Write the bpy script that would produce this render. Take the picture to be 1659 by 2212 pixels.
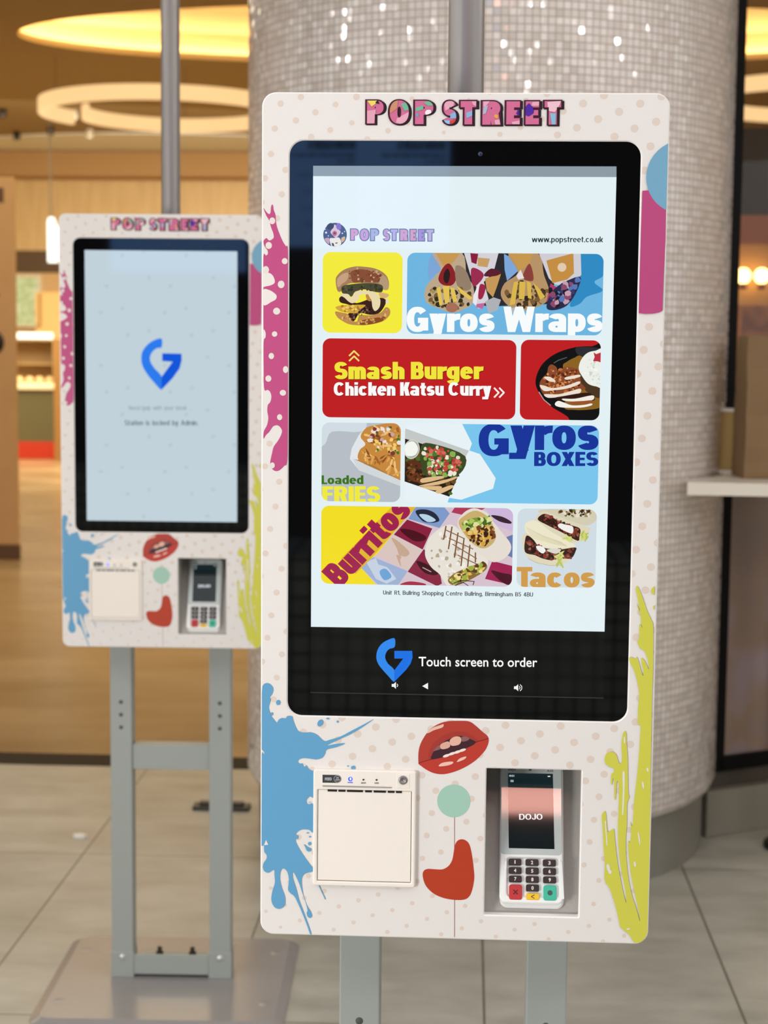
import bpy, bmesh, math, random
from mathutils import Vector, Matrix
from mathutils.geometry import tessellate_polygon

for o in list(bpy.data.objects): bpy.data.objects.remove(o, do_unlink=True)
SC = bpy.context.scene
COL = SC.collection
PI = math.pi

# ------------------------------------------------------------------ camera
FLOOR_TO_SCREEN = 1.412            # floor to the middle of a kiosk screen
CAM = (0.0073, -1.8730, FLOOR_TO_SCREEN + 0.1033)
cam_d = bpy.data.cameras.new('camera'); cam = bpy.data.objects.new('camera', cam_d); COL.objects.link(cam)
yaw, pitch, roll = 0.04917, -0.10145, -0.00956
cam.matrix_world = Matrix.Translation(CAM) @ (Matrix.Rotation(yaw, 4, 'Z') @ Matrix.Rotation(pitch, 4, 'X') @ Matrix.Rotation(roll, 4, 'Y')) @ Matrix.Rotation(PI/2, 4, 'X')
cam_d.sensor_fit = 'VERTICAL'; cam_d.sensor_height = 24.0; cam_d.lens = 24.0*3600/2212
cam_d.dof.use_dof = True; cam_d.dof.focus_distance = 1.87; cam_d.dof.aperture_fstop = cam_d.lens/7.5
cam_d.clip_end = 200
SC.camera = cam

# ------------------------------------------------------------------ light and exposure
SC.view_settings.view_transform = 'Standard'; SC.view_settings.look = 'None'
SC.view_settings.gamma = 1.0; SC.view_settings.use_curve_mapping = False
SC.view_settings.exposure = 0.0
SC.cycles.use_denoising = True
SC.cycles.max_bounces = 8; SC.cycles.diffuse_bounces = 4; SC.cycles.glossy_bounces = 4
SC.cycles.sample_clamp_indirect = 6.0; SC.cycles.sample_clamp_direct = 0.0
SC.cycles.caustics_reflective = False; SC.cycles.caustics_refractive = False
world = bpy.data.worlds.new('atrium_daylight'); SC.world = world; world.use_nodes = True
bg = world.node_tree.nodes['Background']
bg.inputs[0].default_value = (0.985, 0.985, 0.98, 1); bg.inputs[1].default_value = 1.15

def area(name, loc, target, sx, sy, power, col, spread=180):
    d = bpy.data.lights.new(name, 'AREA'); d.shape = 'RECTANGLE'; d.size = sx; d.size_y = sy; d.energy = power; d.color = col; d.spread = math.radians(spread)
    o = bpy.data.objects.new(name, d); COL.objects.link(o); o.location = loc
    o.rotation_euler = (Vector(target)-Vector(loc)).to_track_quat('-Z', 'Y').to_euler(); return o
def point(name, loc, power, col, r=.03):
    d = bpy.data.lights.new(name, 'POINT'); d.energy = power; d.color = col; d.shadow_soft_size = r
    o = bpy.data.objects.new(name, d); COL.objects.link(o); o.location = loc; return o
# low fill added to brighten the kiosk fronts, then a lamp over the aisle
area('kiosk_front_fill', (-2.4, -2.7, .95), (-.2, 0, 1.0), 1.0, .8, 72, (1, .985, .97))
area('aisle_ceiling_light', (0.4, 1.3, 2.96), (0.1, 1.6, 0), 2.4, 1.0, 12, (1, .95, .89))
# warm light of the hall behind
area('hall_ceiling_light', (-3.0, 9.0, 4.35), (-3.0, 9.0, 0), 7.0, 6.0, 330, (1, .85, .60))
area('hall_ceiling_light', (-3.5, 19.0, 4.35), (-4.0, 20.5, 0), 8.0, 7.0, 1900, (1, .90, .70))
area('hall_ceiling_light', (3.2, 9.5, 4.35), (3.0, 9.5, 0), 3.0, 5.0, 240, (1, .79, .50))
# unseen small points added to make the mosaic sparkle
for x, y in ((-3.2, 1.6), (-2.9, .6), (-2.4, -.7), (-1.9, -2.2), (1.1, -2.0), (1.7, -1.2), (2.5, .4), (2.9, 1.0), (3.3, 1.5)):
    point('sparkle_point', (x, y, 2.85), 14, (1, .97, .95), .024)

# ------------------------------------------------------------------ materials
def lin(h):
    h = h.lstrip('#'); c = [int(h[i:i+2], 16)/255 for i in (0, 2, 4)]
    return tuple(x/12.92 if x <= .04045 else ((x+.055)/1.055)**2.4 for x in c)+(1,)
_M = {}
def mat(name, col='#808080', rough=.5, metal=0., spec=.5, emit=None, es=1., coat=0.):
    if name in _M: return _M[name]
    m = bpy.data.materials.new(name); m.use_nodes = True; b = m.node_tree.nodes['Principled BSDF']
    b.inputs['Base Color'].default_value = lin(col) if isinstance(col, str) else tuple(col)+(1,)
    b.inputs['Roughness'].default_value = rough; b.inputs['Metallic'].default_value = metal
    b.inputs['Specular IOR Level'].default_value = spec; b.inputs['Coat Weight'].default_value = coat
    if emit is not None:
        b.inputs['Emission Color'].default_value = lin(emit) if isinstance(emit, str) else tuple(emit)+(1,); b.inputs['Emission Strength'].default_value = es
    _M[name] = m; return m
def nodes(m): return m.node_tree.nodes, m.node_tree.links, m.node_tree.nodes['Principled BSDF']
def grain(m, scale, amount, dark, detail=6, stretch=(1, 1, 1), bump=0., coord='Object'):
    """vary the base colour of m with noise towards another tone of the same material"""
    N, Lk, b = nodes(m); tc = N.new('ShaderNodeTexCoord'); mp = N.new('ShaderNodeMapping'); mp.inputs['Scale'].default_value = stretch
    nz = N.new('ShaderNodeTexNoise'); nz.inputs['Scale'].default_value = scale; nz.inputs['Detail'].default_value = detail
    rp = N.new('ShaderNodeValToRGB'); rp.color_ramp.elements[0].position = .5-amount; rp.color_ramp.elements[1].position = .5+amount
    rp.color_ramp.elements[0].color = lin(dark); rp.color_ramp.elements[1].color = b.inputs['Base Color'].default_value
    Lk.new(tc.outputs[coord], mp.inputs[0]); Lk.new(mp.outputs[0], nz.inputs[0]); Lk.new(nz.outputs[0], rp.inputs[0]); Lk.new(rp.outputs[0], b.inputs['Base Color'])
    if bump:
        bp = N.new('ShaderNodeBump'); bp.inputs['Strength'].default_value = bump; bp.inputs['Distance'].default_value = .002
        Lk.new(nz.outputs[0], bp.inputs['Height']); Lk.new(bp.outputs[0], b.inputs['Normal'])
    return m
def attr_mat(name, rough, spec, emissive=False, base=(0, 0, 0)):
    m = mat(name, '#000000', rough, 0, spec); N, Lk, b = nodes(m)
    a = N.new('ShaderNodeVertexColor'); a.layer_name = 'Col'
    if emissive:
        b.inputs['Base Color'].default_value = (.004, .004, .004, 1); Lk.new(a.outputs[0], b.inputs['Emission Color']); b.inputs['Emission Strength'].default_value = .97
    else: Lk.new(a.outputs[0], b.inputs['Base Color'])
    return m
VINYL = attr_mat('printed_vinyl', .48, .35)
SCREEN = attr_mat('lit_screen_image', .04, .5, True)
INK = attr_mat('printed_ink', .4, .4)
LETTER = attr_mat('moulded_plastic', .35, .45)
PANEL = grain(mat('white_vinyl_wrap', '#e8e3df', .5, 0, .35), 900, .3, '#e3ded9', 3)
EDGE = mat('white_panel_edge', '#f2eeea', .4)
SHELL = mat('white_powder_coat', '#dcdad6', .45)
GREY = grain(mat('grey_powder_coat', '#a2a7a2', .42, 0, .5), 700, .3, '#9aa09b', 3)
PLATE = grain(mat('grey_gloss_plate', '#9c9896', .22, 0, .5), 300, .3, '#94908f', 3)
BLACKGLASS = mat('black_glass', (.003, .003, .0035), .03, 0, .5)
STEEL = mat('brushed_steel', '#8f8a88', .38, .55)
BOLT = mat('pale_zinc', '#d8d8d4', .3, .6)
DARK = mat('dark_rubber', '#26241f', .6)
PRINTERW = grain(mat('cream_abs', '#f3ebe1', .5, 0, .4), 1200, .3, '#efe6db', 2)
RECESS = grain(mat('recess_grey_paint', '#b7b3ad', .38, 0, .5), 300, .3, '#aeaaa4', 3)
TERMW = mat('white_gloss_plastic', '#f0f0ee', .3, 0, .5)
GLASSW = mat('pale_glass_border', '#c3cbc9', .05, 0, .5)

# ------------------------------------------------------------------ object helpers
def tag(o, label=None, cat=None, group=None, kind=None):
    if label: o['label'] = label
    if cat: o['category'] = cat
    if group: o['group'] = group
    if kind: o['kind'] = kind
    return o
def empty(name, loc, rot=(0, 0, 0)):
    o = bpy.data.objects.new(name, None); COL.objects.link(o); o.location = loc; o.rotation_euler = rot; o.empty_display_size = .05; return o
class MB:
    """collects faces of one part; build() links them as ONE mesh object"""
    def __init__(s): s.v = []; s.f = []; s.m = []; s.c = []; s.mats = []; s.sm = []
    def face(s, pts, m, col=(1, 1, 1, 1), smooth=False):
        n = len(s.v); s.v += [tuple(p) for p in pts]; s.f.append(tuple(range(n, n+len(pts)))); s.add(m, col, smooth)
    def add(s, m, col, smooth):
        if m not in s.mats: s.mats.append(m)
        s.m.append(s.mats.index(m)); s.c.append(col); s.sm.append(smooth)
    def idx(s, verts, faces, m, col=(1, 1, 1, 1), smooth=False):
        n = len(s.v); s.v += [tuple(p) for p in verts]
        for f in faces: s.f.append(tuple(n+i for i in f)); s.add(m, col, smooth)
    def box(s, a, b, m, ch=0., col=(1, 1, 1, 1), xf=None):
        bm = bmesh.new(); bmesh.ops.create_cube(bm, size=1)
        for v in bm.verts: v.co = Vector(((a[0]+b[0])/2+v.co.x*(b[0]-a[0]), (a[1]+b[1])/2+v.co.y*(b[1]-a[1]), (a[2]+b[2])/2+v.co.z*(b[2]-a[2])))
        if ch: bmesh.ops.bevel(bm, geom=bm.edges[:], offset=ch, segments=2, affect='EDGES', profile=.6)
        s.bm(bm, m, col, False, xf)
    def bm(s, bm, m, col=(1, 1, 1, 1), smooth=False, xf=None):
        bmesh.ops.recalc_face_normals(bm, faces=bm.faces[:]); bm.verts.index_update()
        vs = [v.co if xf is None else xf @ v.co for v in bm.verts]
        s.idx(vs, [[v.index for v in f.verts] for f in bm.faces], m, col, smooth); bm.free()
    def lathe(s, prof, m, n=40, c=(0, 0, 0), col=(1, 1, 1, 1), smooth=True, axis='Z'):
        vs = []; fs = []
        for i in range(n):
            a = 2*PI*i/n
            for r, z in prof:
                p = (r*math.cos(a), r*math.sin(a), z) if axis == 'Z' else (r*math.cos(a), z, -r*math.sin(a))
                vs.append((p[0]+c[0], p[1]+c[1], p[2]+c[2]))
        k = len(prof)
        for i in range(n):
            j = (i+1) % n
            for q in range(k-1): fs.append((i*k+q, j*k+q, j*k+q+1, i*k+q+1))
        s.idx(vs, fs, m, col, smooth)
    def build(s, name, parent=None, loc=None, rot=None, weld=False):
        me = bpy.data.meshes.new(name); me.from_pydata(s.v, [], s.f)
        for m in s.mats: me.materials.append(m)
        me.polygons.foreach_set('material_index', s.m); me.polygons.foreach_set('use_smooth', s.sm)
        at = me.color_attributes.new('Col', 'FLOAT_COLOR', 'CORNER'); cc = []
        for f, c in zip(s.f, s.c): cc += list(c)*len(f)
        at.data.foreach_set('color', cc); me.update()
        if weld:
            bm = bmesh.new(); bm.from_mesh(me); bmesh.ops.remove_doubles(bm, verts=bm.verts[:], dist=1e-6); bm.to_mesh(me); bm.free()
        o = bpy.data.objects.new(name, me); COL.objects.link(o)
        if parent: o.parent = parent
        if loc: o.location = loc
        if rot: o.rotation_euler = rot
        return o
def copy_tree(o, parent=None, skip=()):
    c = o.copy(); COL.objects.link(c); c.parent = parent
    for ch in list(o.children):
        if ch.name.split('.')[0] not in skip: copy_tree(ch, c, skip)
    return c

def rrect(x0, z0, x1, z1, r, n=8):
    """rounded rectangle, counter-clockwise seen from the front (+z up, +x right)"""
    P = []
    for cx, cz, a0 in ((x1-r, z0+r, -90), (x1-r, z1-r, 0), (x0+r, z1-r, 90), (x0+r, z0+r, 180)):
        for i in range(n+1):
            a = math.radians(a0+90*i/n); P.append((cx+r*math.cos(a), cz+r*math.sin(a)))
    return P
def plate(mb, outer, holes, yf, yb, m, ch=0., edge=None, back=True, col=(1, 1, 1, 1)):
    """plate with rounded outline and rounded holes; outlines are (x0,z0,x1,z1,r); front face at yf"""
    edge = edge or m
    def loop(q, d): return rrect(q[0]+d, q[1]+d, q[2]-d, q[3]-d, max(q[4]-d, .0004))
    fo = [loop(outer, ch)]+[loop(h, -ch) for h in holes]; so = [loop(outer, 0)]+[loop(h, 0) for h in holes]
    flat = [p for l in fo for p in l]
    for lev, ls, flip in ((yf, fo, False), (yb, so, True)):
        if flip and not back: continue
        pts = [p for l in ls for p in l]
        for t in tessellate_polygon([[Vector((p[0], p[1], 0)) for p in l] for l in ls]):
            tri = [pts[i] for i in t]
            ar = (tri[1][0]-tri[0][0])*(tri[2][1]-tri[0][1])-(tri[2][0]-tri[0][0])*(tri[1][1]-tri[0][1])
            if (ar < 0) != flip: tri.reverse()
            mb.face([(p[0], lev, p[1]) for p in tri], m, col)
    for k, (a, b) in enumerate(zip(fo, so)):
        n = len(a)
        for i in range(n):
            j = (i+1) % n
            q1 = [(a[i][0], yf, a[i][1]), (b[i][0], yf+ch, b[i][1]), (b[j][0], yf+ch, b[j][1]), (a[j][0], yf, a[j][1])]
            q2 = [(b[i][0], yf+ch, b[i][1]), (b[i][0], yb, b[i][1]), (b[j][0], yb, b[j][1]), (b[j][0], yf+ch, b[j][1])]
            if k: q1.reverse(); q2.reverse()
            if ch: mb.face(q1, edge, col)
            mb.face(q2, edge, col)

# ------------------------------------------------------------------ flat artwork (prints and screen pictures)
def catmull(P, n=4):
    o = []; k = len(P)
    for i in range(k):
        a, b, c, d = P[i-1], P[i], P[(i+1) % k], P[(i+2) % k]
        for j in range(n):
            t = j/n; t2 = t*t; t3 = t2*t
            o.append(tuple(.5*((2*b[q])+(c[q]-a[q])*t+(2*a[q]-5*b[q]+4*c[q]-d[q])*t2+(3*b[q]-a[q]-3*c[q]+d[q])*t3) for q in (0, 1)))
    return o
def tris(poly):
    return [[poly[i] for i in t] for t in tessellate_polygon([[Vector((p[0], p[1], 0)) for p in poly]])]
def area2(p): return sum(p[i-1][0]*p[i][1]-p[i][0]*p[i-1][1] for i in range(len(p)))
def clip(poly, conv):
    """cut a convex polygon by a convex counter-clockwise one"""
    out = poly
    for i in range(len(conv)):
        a, b = conv[i-1], conv[i]; ex, ez = b[0]-a[0], b[1]-a[1]; src = out; out = []
        if not src: return []
        d = [ex*(p[1]-a[1])-ez*(p[0]-a[0]) for p in src]
        for k in range(len(src)):
            p, q, dp, dq = src[k-1], src[k], d[k-1], d[k]
            if (dp >= 0) != (dq >= 0):
                t = dp/(dp-dq); out.append((p[0]+(q[0]-p[0])*t, p[1]+(q[1]-p[1])*t))
            if dq >= 0: out.append(q)
    return out if len(out) > 2 and abs(area2(out)) > 1e-4 else []
def inside(p, poly):
    r = False
    for i in range(len(poly)):
        a, b = poly[i-1], poly[i]
        if (a[1] > p[1]) != (b[1] > p[1]) and p[0] < (b[0]-a[0])*(p[1]-a[1])/(b[1]-a[1])+a[0]: r = not r
    return r
# a heavy sans drawn from stems, bars, bowls and slants: cap height 1, w = stem weight
_T = {}
def _ring(cx, cy, rx, ry, w, t, a0, a1):
    n = max(4, int(abs(a1-a0)/9)); o = []
    for i in range(n):
        q = []
        for a, s in ((a0+(a1-a0)*i/n, 0), (a0+(a1-a0)*(i+1)/n, 0), (a0+(a1-a0)*(i+1)/n, 1), (a0+(a1-a0)*i/n, 1)):
            c, d = math.cos(math.radians(a)), math.sin(math.radians(a)); e = .88
            c = math.copysign(abs(c)**e, c); d = math.copysign(abs(d)**e, d)
            q.append((cx+(rx-s*w)*c, cy+(ry-s*t)*d))
        o.append(q)
    return o
def _box(x0, y0, x1, y1): return [[(x0, y0), (x1, y0), (x1, y1), (x0, y1)]]
def _slant(x0, y0, x1, y1, w): return [[(x0, y0), (x0+w, y0), (x1+w, y1), (x1, y1)]]
def _glyph(c, w):
    t = w*.80; X = .73; R = _ring; B = _box; S = _slant; r4 = (X+t)/4; R4 = (1+t)/4
    if c in 'oceagdbpq':
        W = .40+.9*w
        if c == 'o': return R(W/2, X/2, W/2, X/2, w, t, 0, 360), W
        if c == 'c': return R(W/2, X/2, W/2, X/2, w, t, 38, 322), W
        if c == 'e': return R(W/2, X/2, W/2, X/2, w, t, 0, 322)+B(w*.6, X*.44-t*.02, W-.01, X*.44+t*.62), W
        if c == 'a': return R(W*.46, X*.29, W*.46, X*.29, w*.95, t*.8, 0, 360)+B(W-w, 0, W, X*.66)+R(W*.5, X*.66, W*.5, X*.34, w, t, 0, 158), W+.02
        bowl = R(W/2, X/2, W/2, X/2, w, t, 0, 360)
        if c == 'd': return bowl+B(W-w, 0, W, 1), W
        if c == 'b': return bowl+B(0, 0, w, 1), W
        if c == 'p': return bowl+B(0, -.27, w, X), W
        if c == 'q': return bowl+B(W-w, -.27, W, X), W
        return bowl+B(W-w, 0, W, X)+R(W/2, 0, W/2, .28, w, t, 200, 360), W
    if c in 'nhurm':
        W = .36+.9*w
        if c == 'n': return B(0, 0, w, X)+R(W/2, X*.62, W/2, X*.38, w, t, 0, 150)+B(W-w, 0, W, X*.62), W
        if c == 'h': return B(0, 0, w, 1)+R(W/2, X*.62, W/2, X*.38, w, t, 0, 150)+B(W-w, 0, W, X*.62), W
        if c == 'u': return B(W-w, 0, W, X)+R(W/2, X*.38, W/2, X*.38, w, t, 180, 330)+B(0, X*.38, w, X), W
        if c == 'r': W = .30+.55*w; return B(0, 0, w, X)+R(W+.02, X*.50, W+.02, X*.5, w*1.05, t*1.1, 88, 150), W
        h = W*.96; d = h-w; return B(0, 0, w, X)+R(h/2, X*.62, h/2, X*.38, w, t, 0, 150)+B(d, 0, h, X*.62)+R(d+h/2, X*.62, h/2, X*.38, w, t, 0, 150)+B(2*d, 0, d+h, X*.62), d+h
    if c == 's' or c == 'S':
        q, H, W = (r4, X, .36+.78*w) if c == 's' else (R4, 1, .46+.8*w)
        return R(W/2, H-q, W/2*.97, q, w, t, 22, 272)+R(W/2, q, W/2, q, w, t, -158, 92), W
    if c == 'i': return B(0, 0, w, X)+B(0, X+.09, w, 1), w
    if c == 'l': return B(0, 0, w, 1), w
    if c == 'k': W = .38+.9*w; return B(0, 0, w, 1)+S(w*.7, X*.32, W-w*1.25, X, w*1.2)+S(W-w*1.12, 0, w*.95, X*.5, w*1.12), W
    if c == 't': W = .22+.75*w; x = W*.18; return B(x, .12, x+w, .95)+B(0, X-t*.9, W, X)+R(x+w*1.1, .17, w*1.1, .17, w, t, 180, 285), W
    if c == 'f': W = .22+.7*w; x = W*.2; return B(x, 0, x+w, .85)+B(0, X-t*.9, W, X)+R(x+w*1.1, .83, w*1.1, .17, w, t, 75, 180), W
    if c in 'yv':
        W = .36+.95*w; m = W/2-w*.55
        if c == 'v': return S(m, 0, 0, X, w*1.1)+S(m, 0, W-w*1.1, X, w*1.1), W
        e = m-.27*(W-1.1*w-m)/X; return S(m+w*.05, -.02, 0, X, w*1.1)+S(e, -.27, W-w*1.1, X, w*1.08)+B(e-.13, -.27, e+w*.6, -.27+t*.95), W
    if c in 'wW':
        H, W = (X, .62+1.3*w) if c == 'w' else (1, .74+1.45*w); k = w*1.0; a = W*.25-k*.45; b = W*.75-k*.55; m = W/2-k/2
        return S(a, 0, 0, H, k)+S(a, 0, m, H, k)+S(b, 0, m, H, k)+S(b, 0, W-k, H, k), W
    if c in 'CGOQ':
        W = .58+.75*w
        if c == 'O': return R(W/2, .5, W/2, .5, w, t, 0, 360), W
        o = R(W/2, .5, W/2, .5, w, t, 40, 318 if c == 'C' else 345)
        return (o if c == 'C' else o+B(W*.52, .36, W, .36+t*.95)+B(W-w*.8, .06, W, .40)), W
    if c in 'BPRD':
        W = .46+.72*w; P = B(0, 0, w, 1)
        if c == 'D': W += .08; return P+B(0, 0, W*.5, t)+B(0, 1-t, W*.5, 1)+R(W*.5, .5, W*.5, .5, w, t, -90, 90), W
        if c == 'B':
            h = (1+t)/2; return P+B(0, 0, W*.58, t)+B(0, 1-t, W*.55, 1)+B(0, h-t, W*.58, h)+R(W*.55, 1-(1-h+t)/2, W*.40, (1-h+t)/2, w, t, -90, 90)+R(W*.58, h/2, W*.42, h/2, w, t, -90, 90), W
        b = .40; o = P+B(0, 1-t, W*.55, 1)+B(0, b, W*.55, b+t)+R(W*.55, (1+b)/2, W*.45, (1-b)/2, w, t, -90, 90)
        return (o if c == 'P' else o+S(W-w*1.02, 0, W*.40, b+t*.5, w*1.05)), W+(.0 if c == 'P' else .02)
    if c in 'EFL':
        W = .40+.55*w; o = B(0, 0, w, 1)
        if c != 'F': o += B(0, 0, W, t)
        if c != 'L': o += B(0, 1-t, W, 1)+B(0, .5-t*.42, W*.94, .5+t*.45)
        return o, W
    if c == 'T': W = .48+.6*w; return B(W/2-w/2, 0, W/2+w/2, 1)+B(0, 1-t, W, 1), W
    if c in 'I1': return (B(0, 0, w, 1), w) if c == 'I' else (B(.16, 0, .16+w, 1)+S(0, .70, .16, 1, w*.9)+B(.03, .74-t*.2, .2, .74+t*.6), .16+w)
    if c == 'U': W = .52+.6*w; return R(W/2, .36, W/2, .36, w, t, 180, 360)+B(0, .36, w, 1)+B(W-w, .36, W, 1), W
    if c == 'J': W = .38+.6*w; return R(W/2, .30, W/2, .30, w, t, 180, 360)+B(W-w, .30, W, 1), W
    if c == 'K': W = .46+.85*w; return B(0, 0, w, 1)+S(w*.7, .36, W-w*1.25, 1, w*1.22)+S(W-w*1.2, 0, w*.95, .60, w*1.18), W
    if c == 'X': W = .48+.9*w; return S(0, 0, W-w*1.15, 1, w*1.15)+S(W-w*1.15, 0, 0, 1, w*1.15), W
    if c == 'N': W = .50+.7*w; return B(0, 0, w, 1)+B(W-w, 0, W, 1)+S(W-w*1.05, 0, 0, 1, w*1.05), W
    if c == 'A': W = .54+.75*w; m = W/2-w*.5; return S(0, 0, m, 1, w)+S(W-w, 0, m, 1, w)+B(W*.25, .24, W*.75, .24+t), W
    if c == 'M': W = .62+.8*w; return B(0, 0, w, 1)+B(W-w, 0, W, 1)+S(W/2-w/2, .1, 0, 1, w)+S(W/2-w/2, .1, W-w, 1, w), W
    if c == 'H': W = .5+.7*w; return B(0, 0, w, 1)+B(W-w, 0, W, 1)+B(0, .5-t/2, W, .5+t/2), W
    if c == '5': W = .54; return R(W*.46, .33, W*.5, .33, w, t, -155, 125)+B(.06, .5, .06+w*.9, 1)+B(.06, 1-t, W*.92, 1), W
    if c == '4': W = .58; return B(W*.62-w/2, 0, W*.62+w/2, 1)+B(0, .22, W, .22+t)+S(0, .26, W*.62-w/2, 1, w*.9), W
    if c in '.,': return B(0, 0, w*1.05, w*1.05)+(S(w*.1, -.16, w*.5, .02, w*.5) if c == ',' else []), w*1.05
    return [], (.24 if w > .2 else .36)
def glyphs(s, w):
    """faces of a line of text, baseline 0, cap height 1"""
    if (s, w) in _T: return _T[s, w]
    o = []; x = 0; gap = .10-.22*w
    for c in s:
        f, W = _glyph(c, w); o += [[(p[0]+x, p[1]) for p in q] for q in f]; x += W+(-.10) if c == 'T' and w > .2 and len(s) > 2 and s[1].islower() else W+gap*( .6 if c in 'rvywWTLKk' else 1)
    xs = [p[0] for q in o for p in q]; ys = [p[1] for q in o for p in q]; _T[s, w] = (o, min(xs), max(xs), 0, max(ys)); return _T[s, w]
def soft_glyphs(s, bold):
    """triangles of a line of text in the plain humanist face, baseline 0"""
    cu = bpy.data.curves.new('lettering', 'FONT'); cu.body = s; cu.size = 1; cu.offset = bold; cu.resolution_u = 5; cu.fill_mode = 'FRONT'; cu.space_character = 1+bold*1.3
    ob = bpy.data.objects.new('lettering', cu); COL.objects.link(ob); bpy.context.view_layer.update()
    me = bpy.data.meshes.new_from_object(ob.evaluated_get(bpy.context.evaluated_depsgraph_get())); me.calc_loop_triangles()
    T = [[tuple(me.vertices[i].co.xy) for i in t.vertices] for t in me.loop_triangles]
    bpy.data.objects.remove(ob); bpy.data.curves.remove(cu); bpy.data.meshes.remove(me)
    xs = [p[0] for t in T for p in t]; ys = [p[1] for t in T for p in t]
    return T, min(xs), max(xs), -bold, max(ys)
def art_faces(entries, clipper=None):
    """yields (polygon in mm, linear colour, order)"""
    k = 0
    for e in entries:
        op = e[0]; k += 1; n0 = 0
        if op in 'PS':
            P = [(e[2][i]/10, e[2][i+1]/10) for i in range(0, len(e[2]), 2)]
            if op == 'S': P = catmull(P)
            fs = [(t, lin(e[1])) for t in tris(P)]
        elif op == 'E':
            x, y, a, b, r = [q/10 for q in e[2][:4]]+[math.radians(e[2][4])]; n = 40 if max(a, b) > 6 else 18
            fs = [([(x+a*math.cos(2*PI*i/n)*math.cos(r)-b*math.sin(2*PI*i/n)*math.sin(r), y+a*math.cos(2*PI*i/n)*math.sin(r)+b*math.sin(2*PI*i/n)*math.cos(r)) for i in range(n)], lin(e[1]))]
        elif op == 'L':
            w = e[2]/20; P = [(e[3][i]/10, e[3][i+1]/10) for i in range(0, len(e[3]), 2)]; fs = []
            for a, b in zip(P, P[1:]):
                l = math.hypot(b[0]-a[0], b[1]-a[1]) or 1; nx, ny = -(b[1]-a[1])/l*w, (b[0]-a[0])/l*w; dx, dy = (b[0]-a[0])/l*w*.4, (b[1]-a[1])/l*w*.4
                fs.append(([(a[0]-nx-dx, a[1]-ny-dy), (b[0]-nx+dx, b[1]-ny+dy), (b[0]+nx+dx, b[1]+ny+dy), (a[0]+nx-dx, a[1]+ny-dy)], lin(e[1])))
        elif op == 'K':
            cols, n, size, flat, seed, asp = e[1:]; R = random.Random(seed); P = [(flat[i]/10, flat[i+1]/10) for i in range(0, len(flat), 2)]
            xs = [p[0] for p in P]; ys = [p[1] for p in P]; fs = []; tr = 0
            while len(fs) < n and tr < n*20:
                tr += 1; c = (R.uniform(min(xs), max(xs)), R.uniform(min(ys), max(ys)))
                if not inside(c, P): continue
                s = size/10*R.uniform(.45, 1.15); th = R.uniform(0, PI); ct, st = math.cos(th), math.sin(th); q = []
                for i in range(7):
                    rr = s*R.uniform(.6, 1.1); a = 2*PI*i/7; u, v = rr*math.cos(a)*asp, rr*math.sin(a)/max(1, asp*.8); q.append((c[0]+u*ct-v*st, c[1]+u*st+v*ct))
                fs.append((q, lin(R.choice(cols))))
        elif op == 'T':
            T, x0, x1, y0, y1 = glyphs(e[2], e[4]) if e[4] >= .1 else soft_glyphs(e[2], e[4]); ax, ay, bx, by, h = [q/10 for q in e[3]]
            l = math.hypot(bx-ax, by-ay); ux, uy = (bx-ax)/l, (by-ay)/l; sx = l/(x1-x0); sy = h/(y1-y0)
            fs = [([(ax+(p[0]-x0)*sx*ux-(p[1]-y0)*sy*uy, ay+(p[0]-x0)*sx*uy+(p[1]-y0)*sy*ux) for p in t], lin(e[1])) for t in T]
        for i, (p, c) in enumerate(fs):
            if area2(p) < 0: p = p[::-1]
            if clipper: p = clip(p, clipper)
            n0 = i*.08 if op in 'KT' else 0
            if p: yield p, c, k+n0
        k += n0
def art(mb, entries, y0, m, clipper=None, dy=2.5e-5, z0=FLOOR_TO_SCREEN):
    k = 0
    for p, c, k in art_faces(entries, clipper): mb.face([(u/1000, y0-k*dy, z0+v/1000) for u, v in p], m, c)
    return k
# ------------------------------------------------------------------ the setting
def struct(o): o['kind'] = 'structure'; return o
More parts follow.
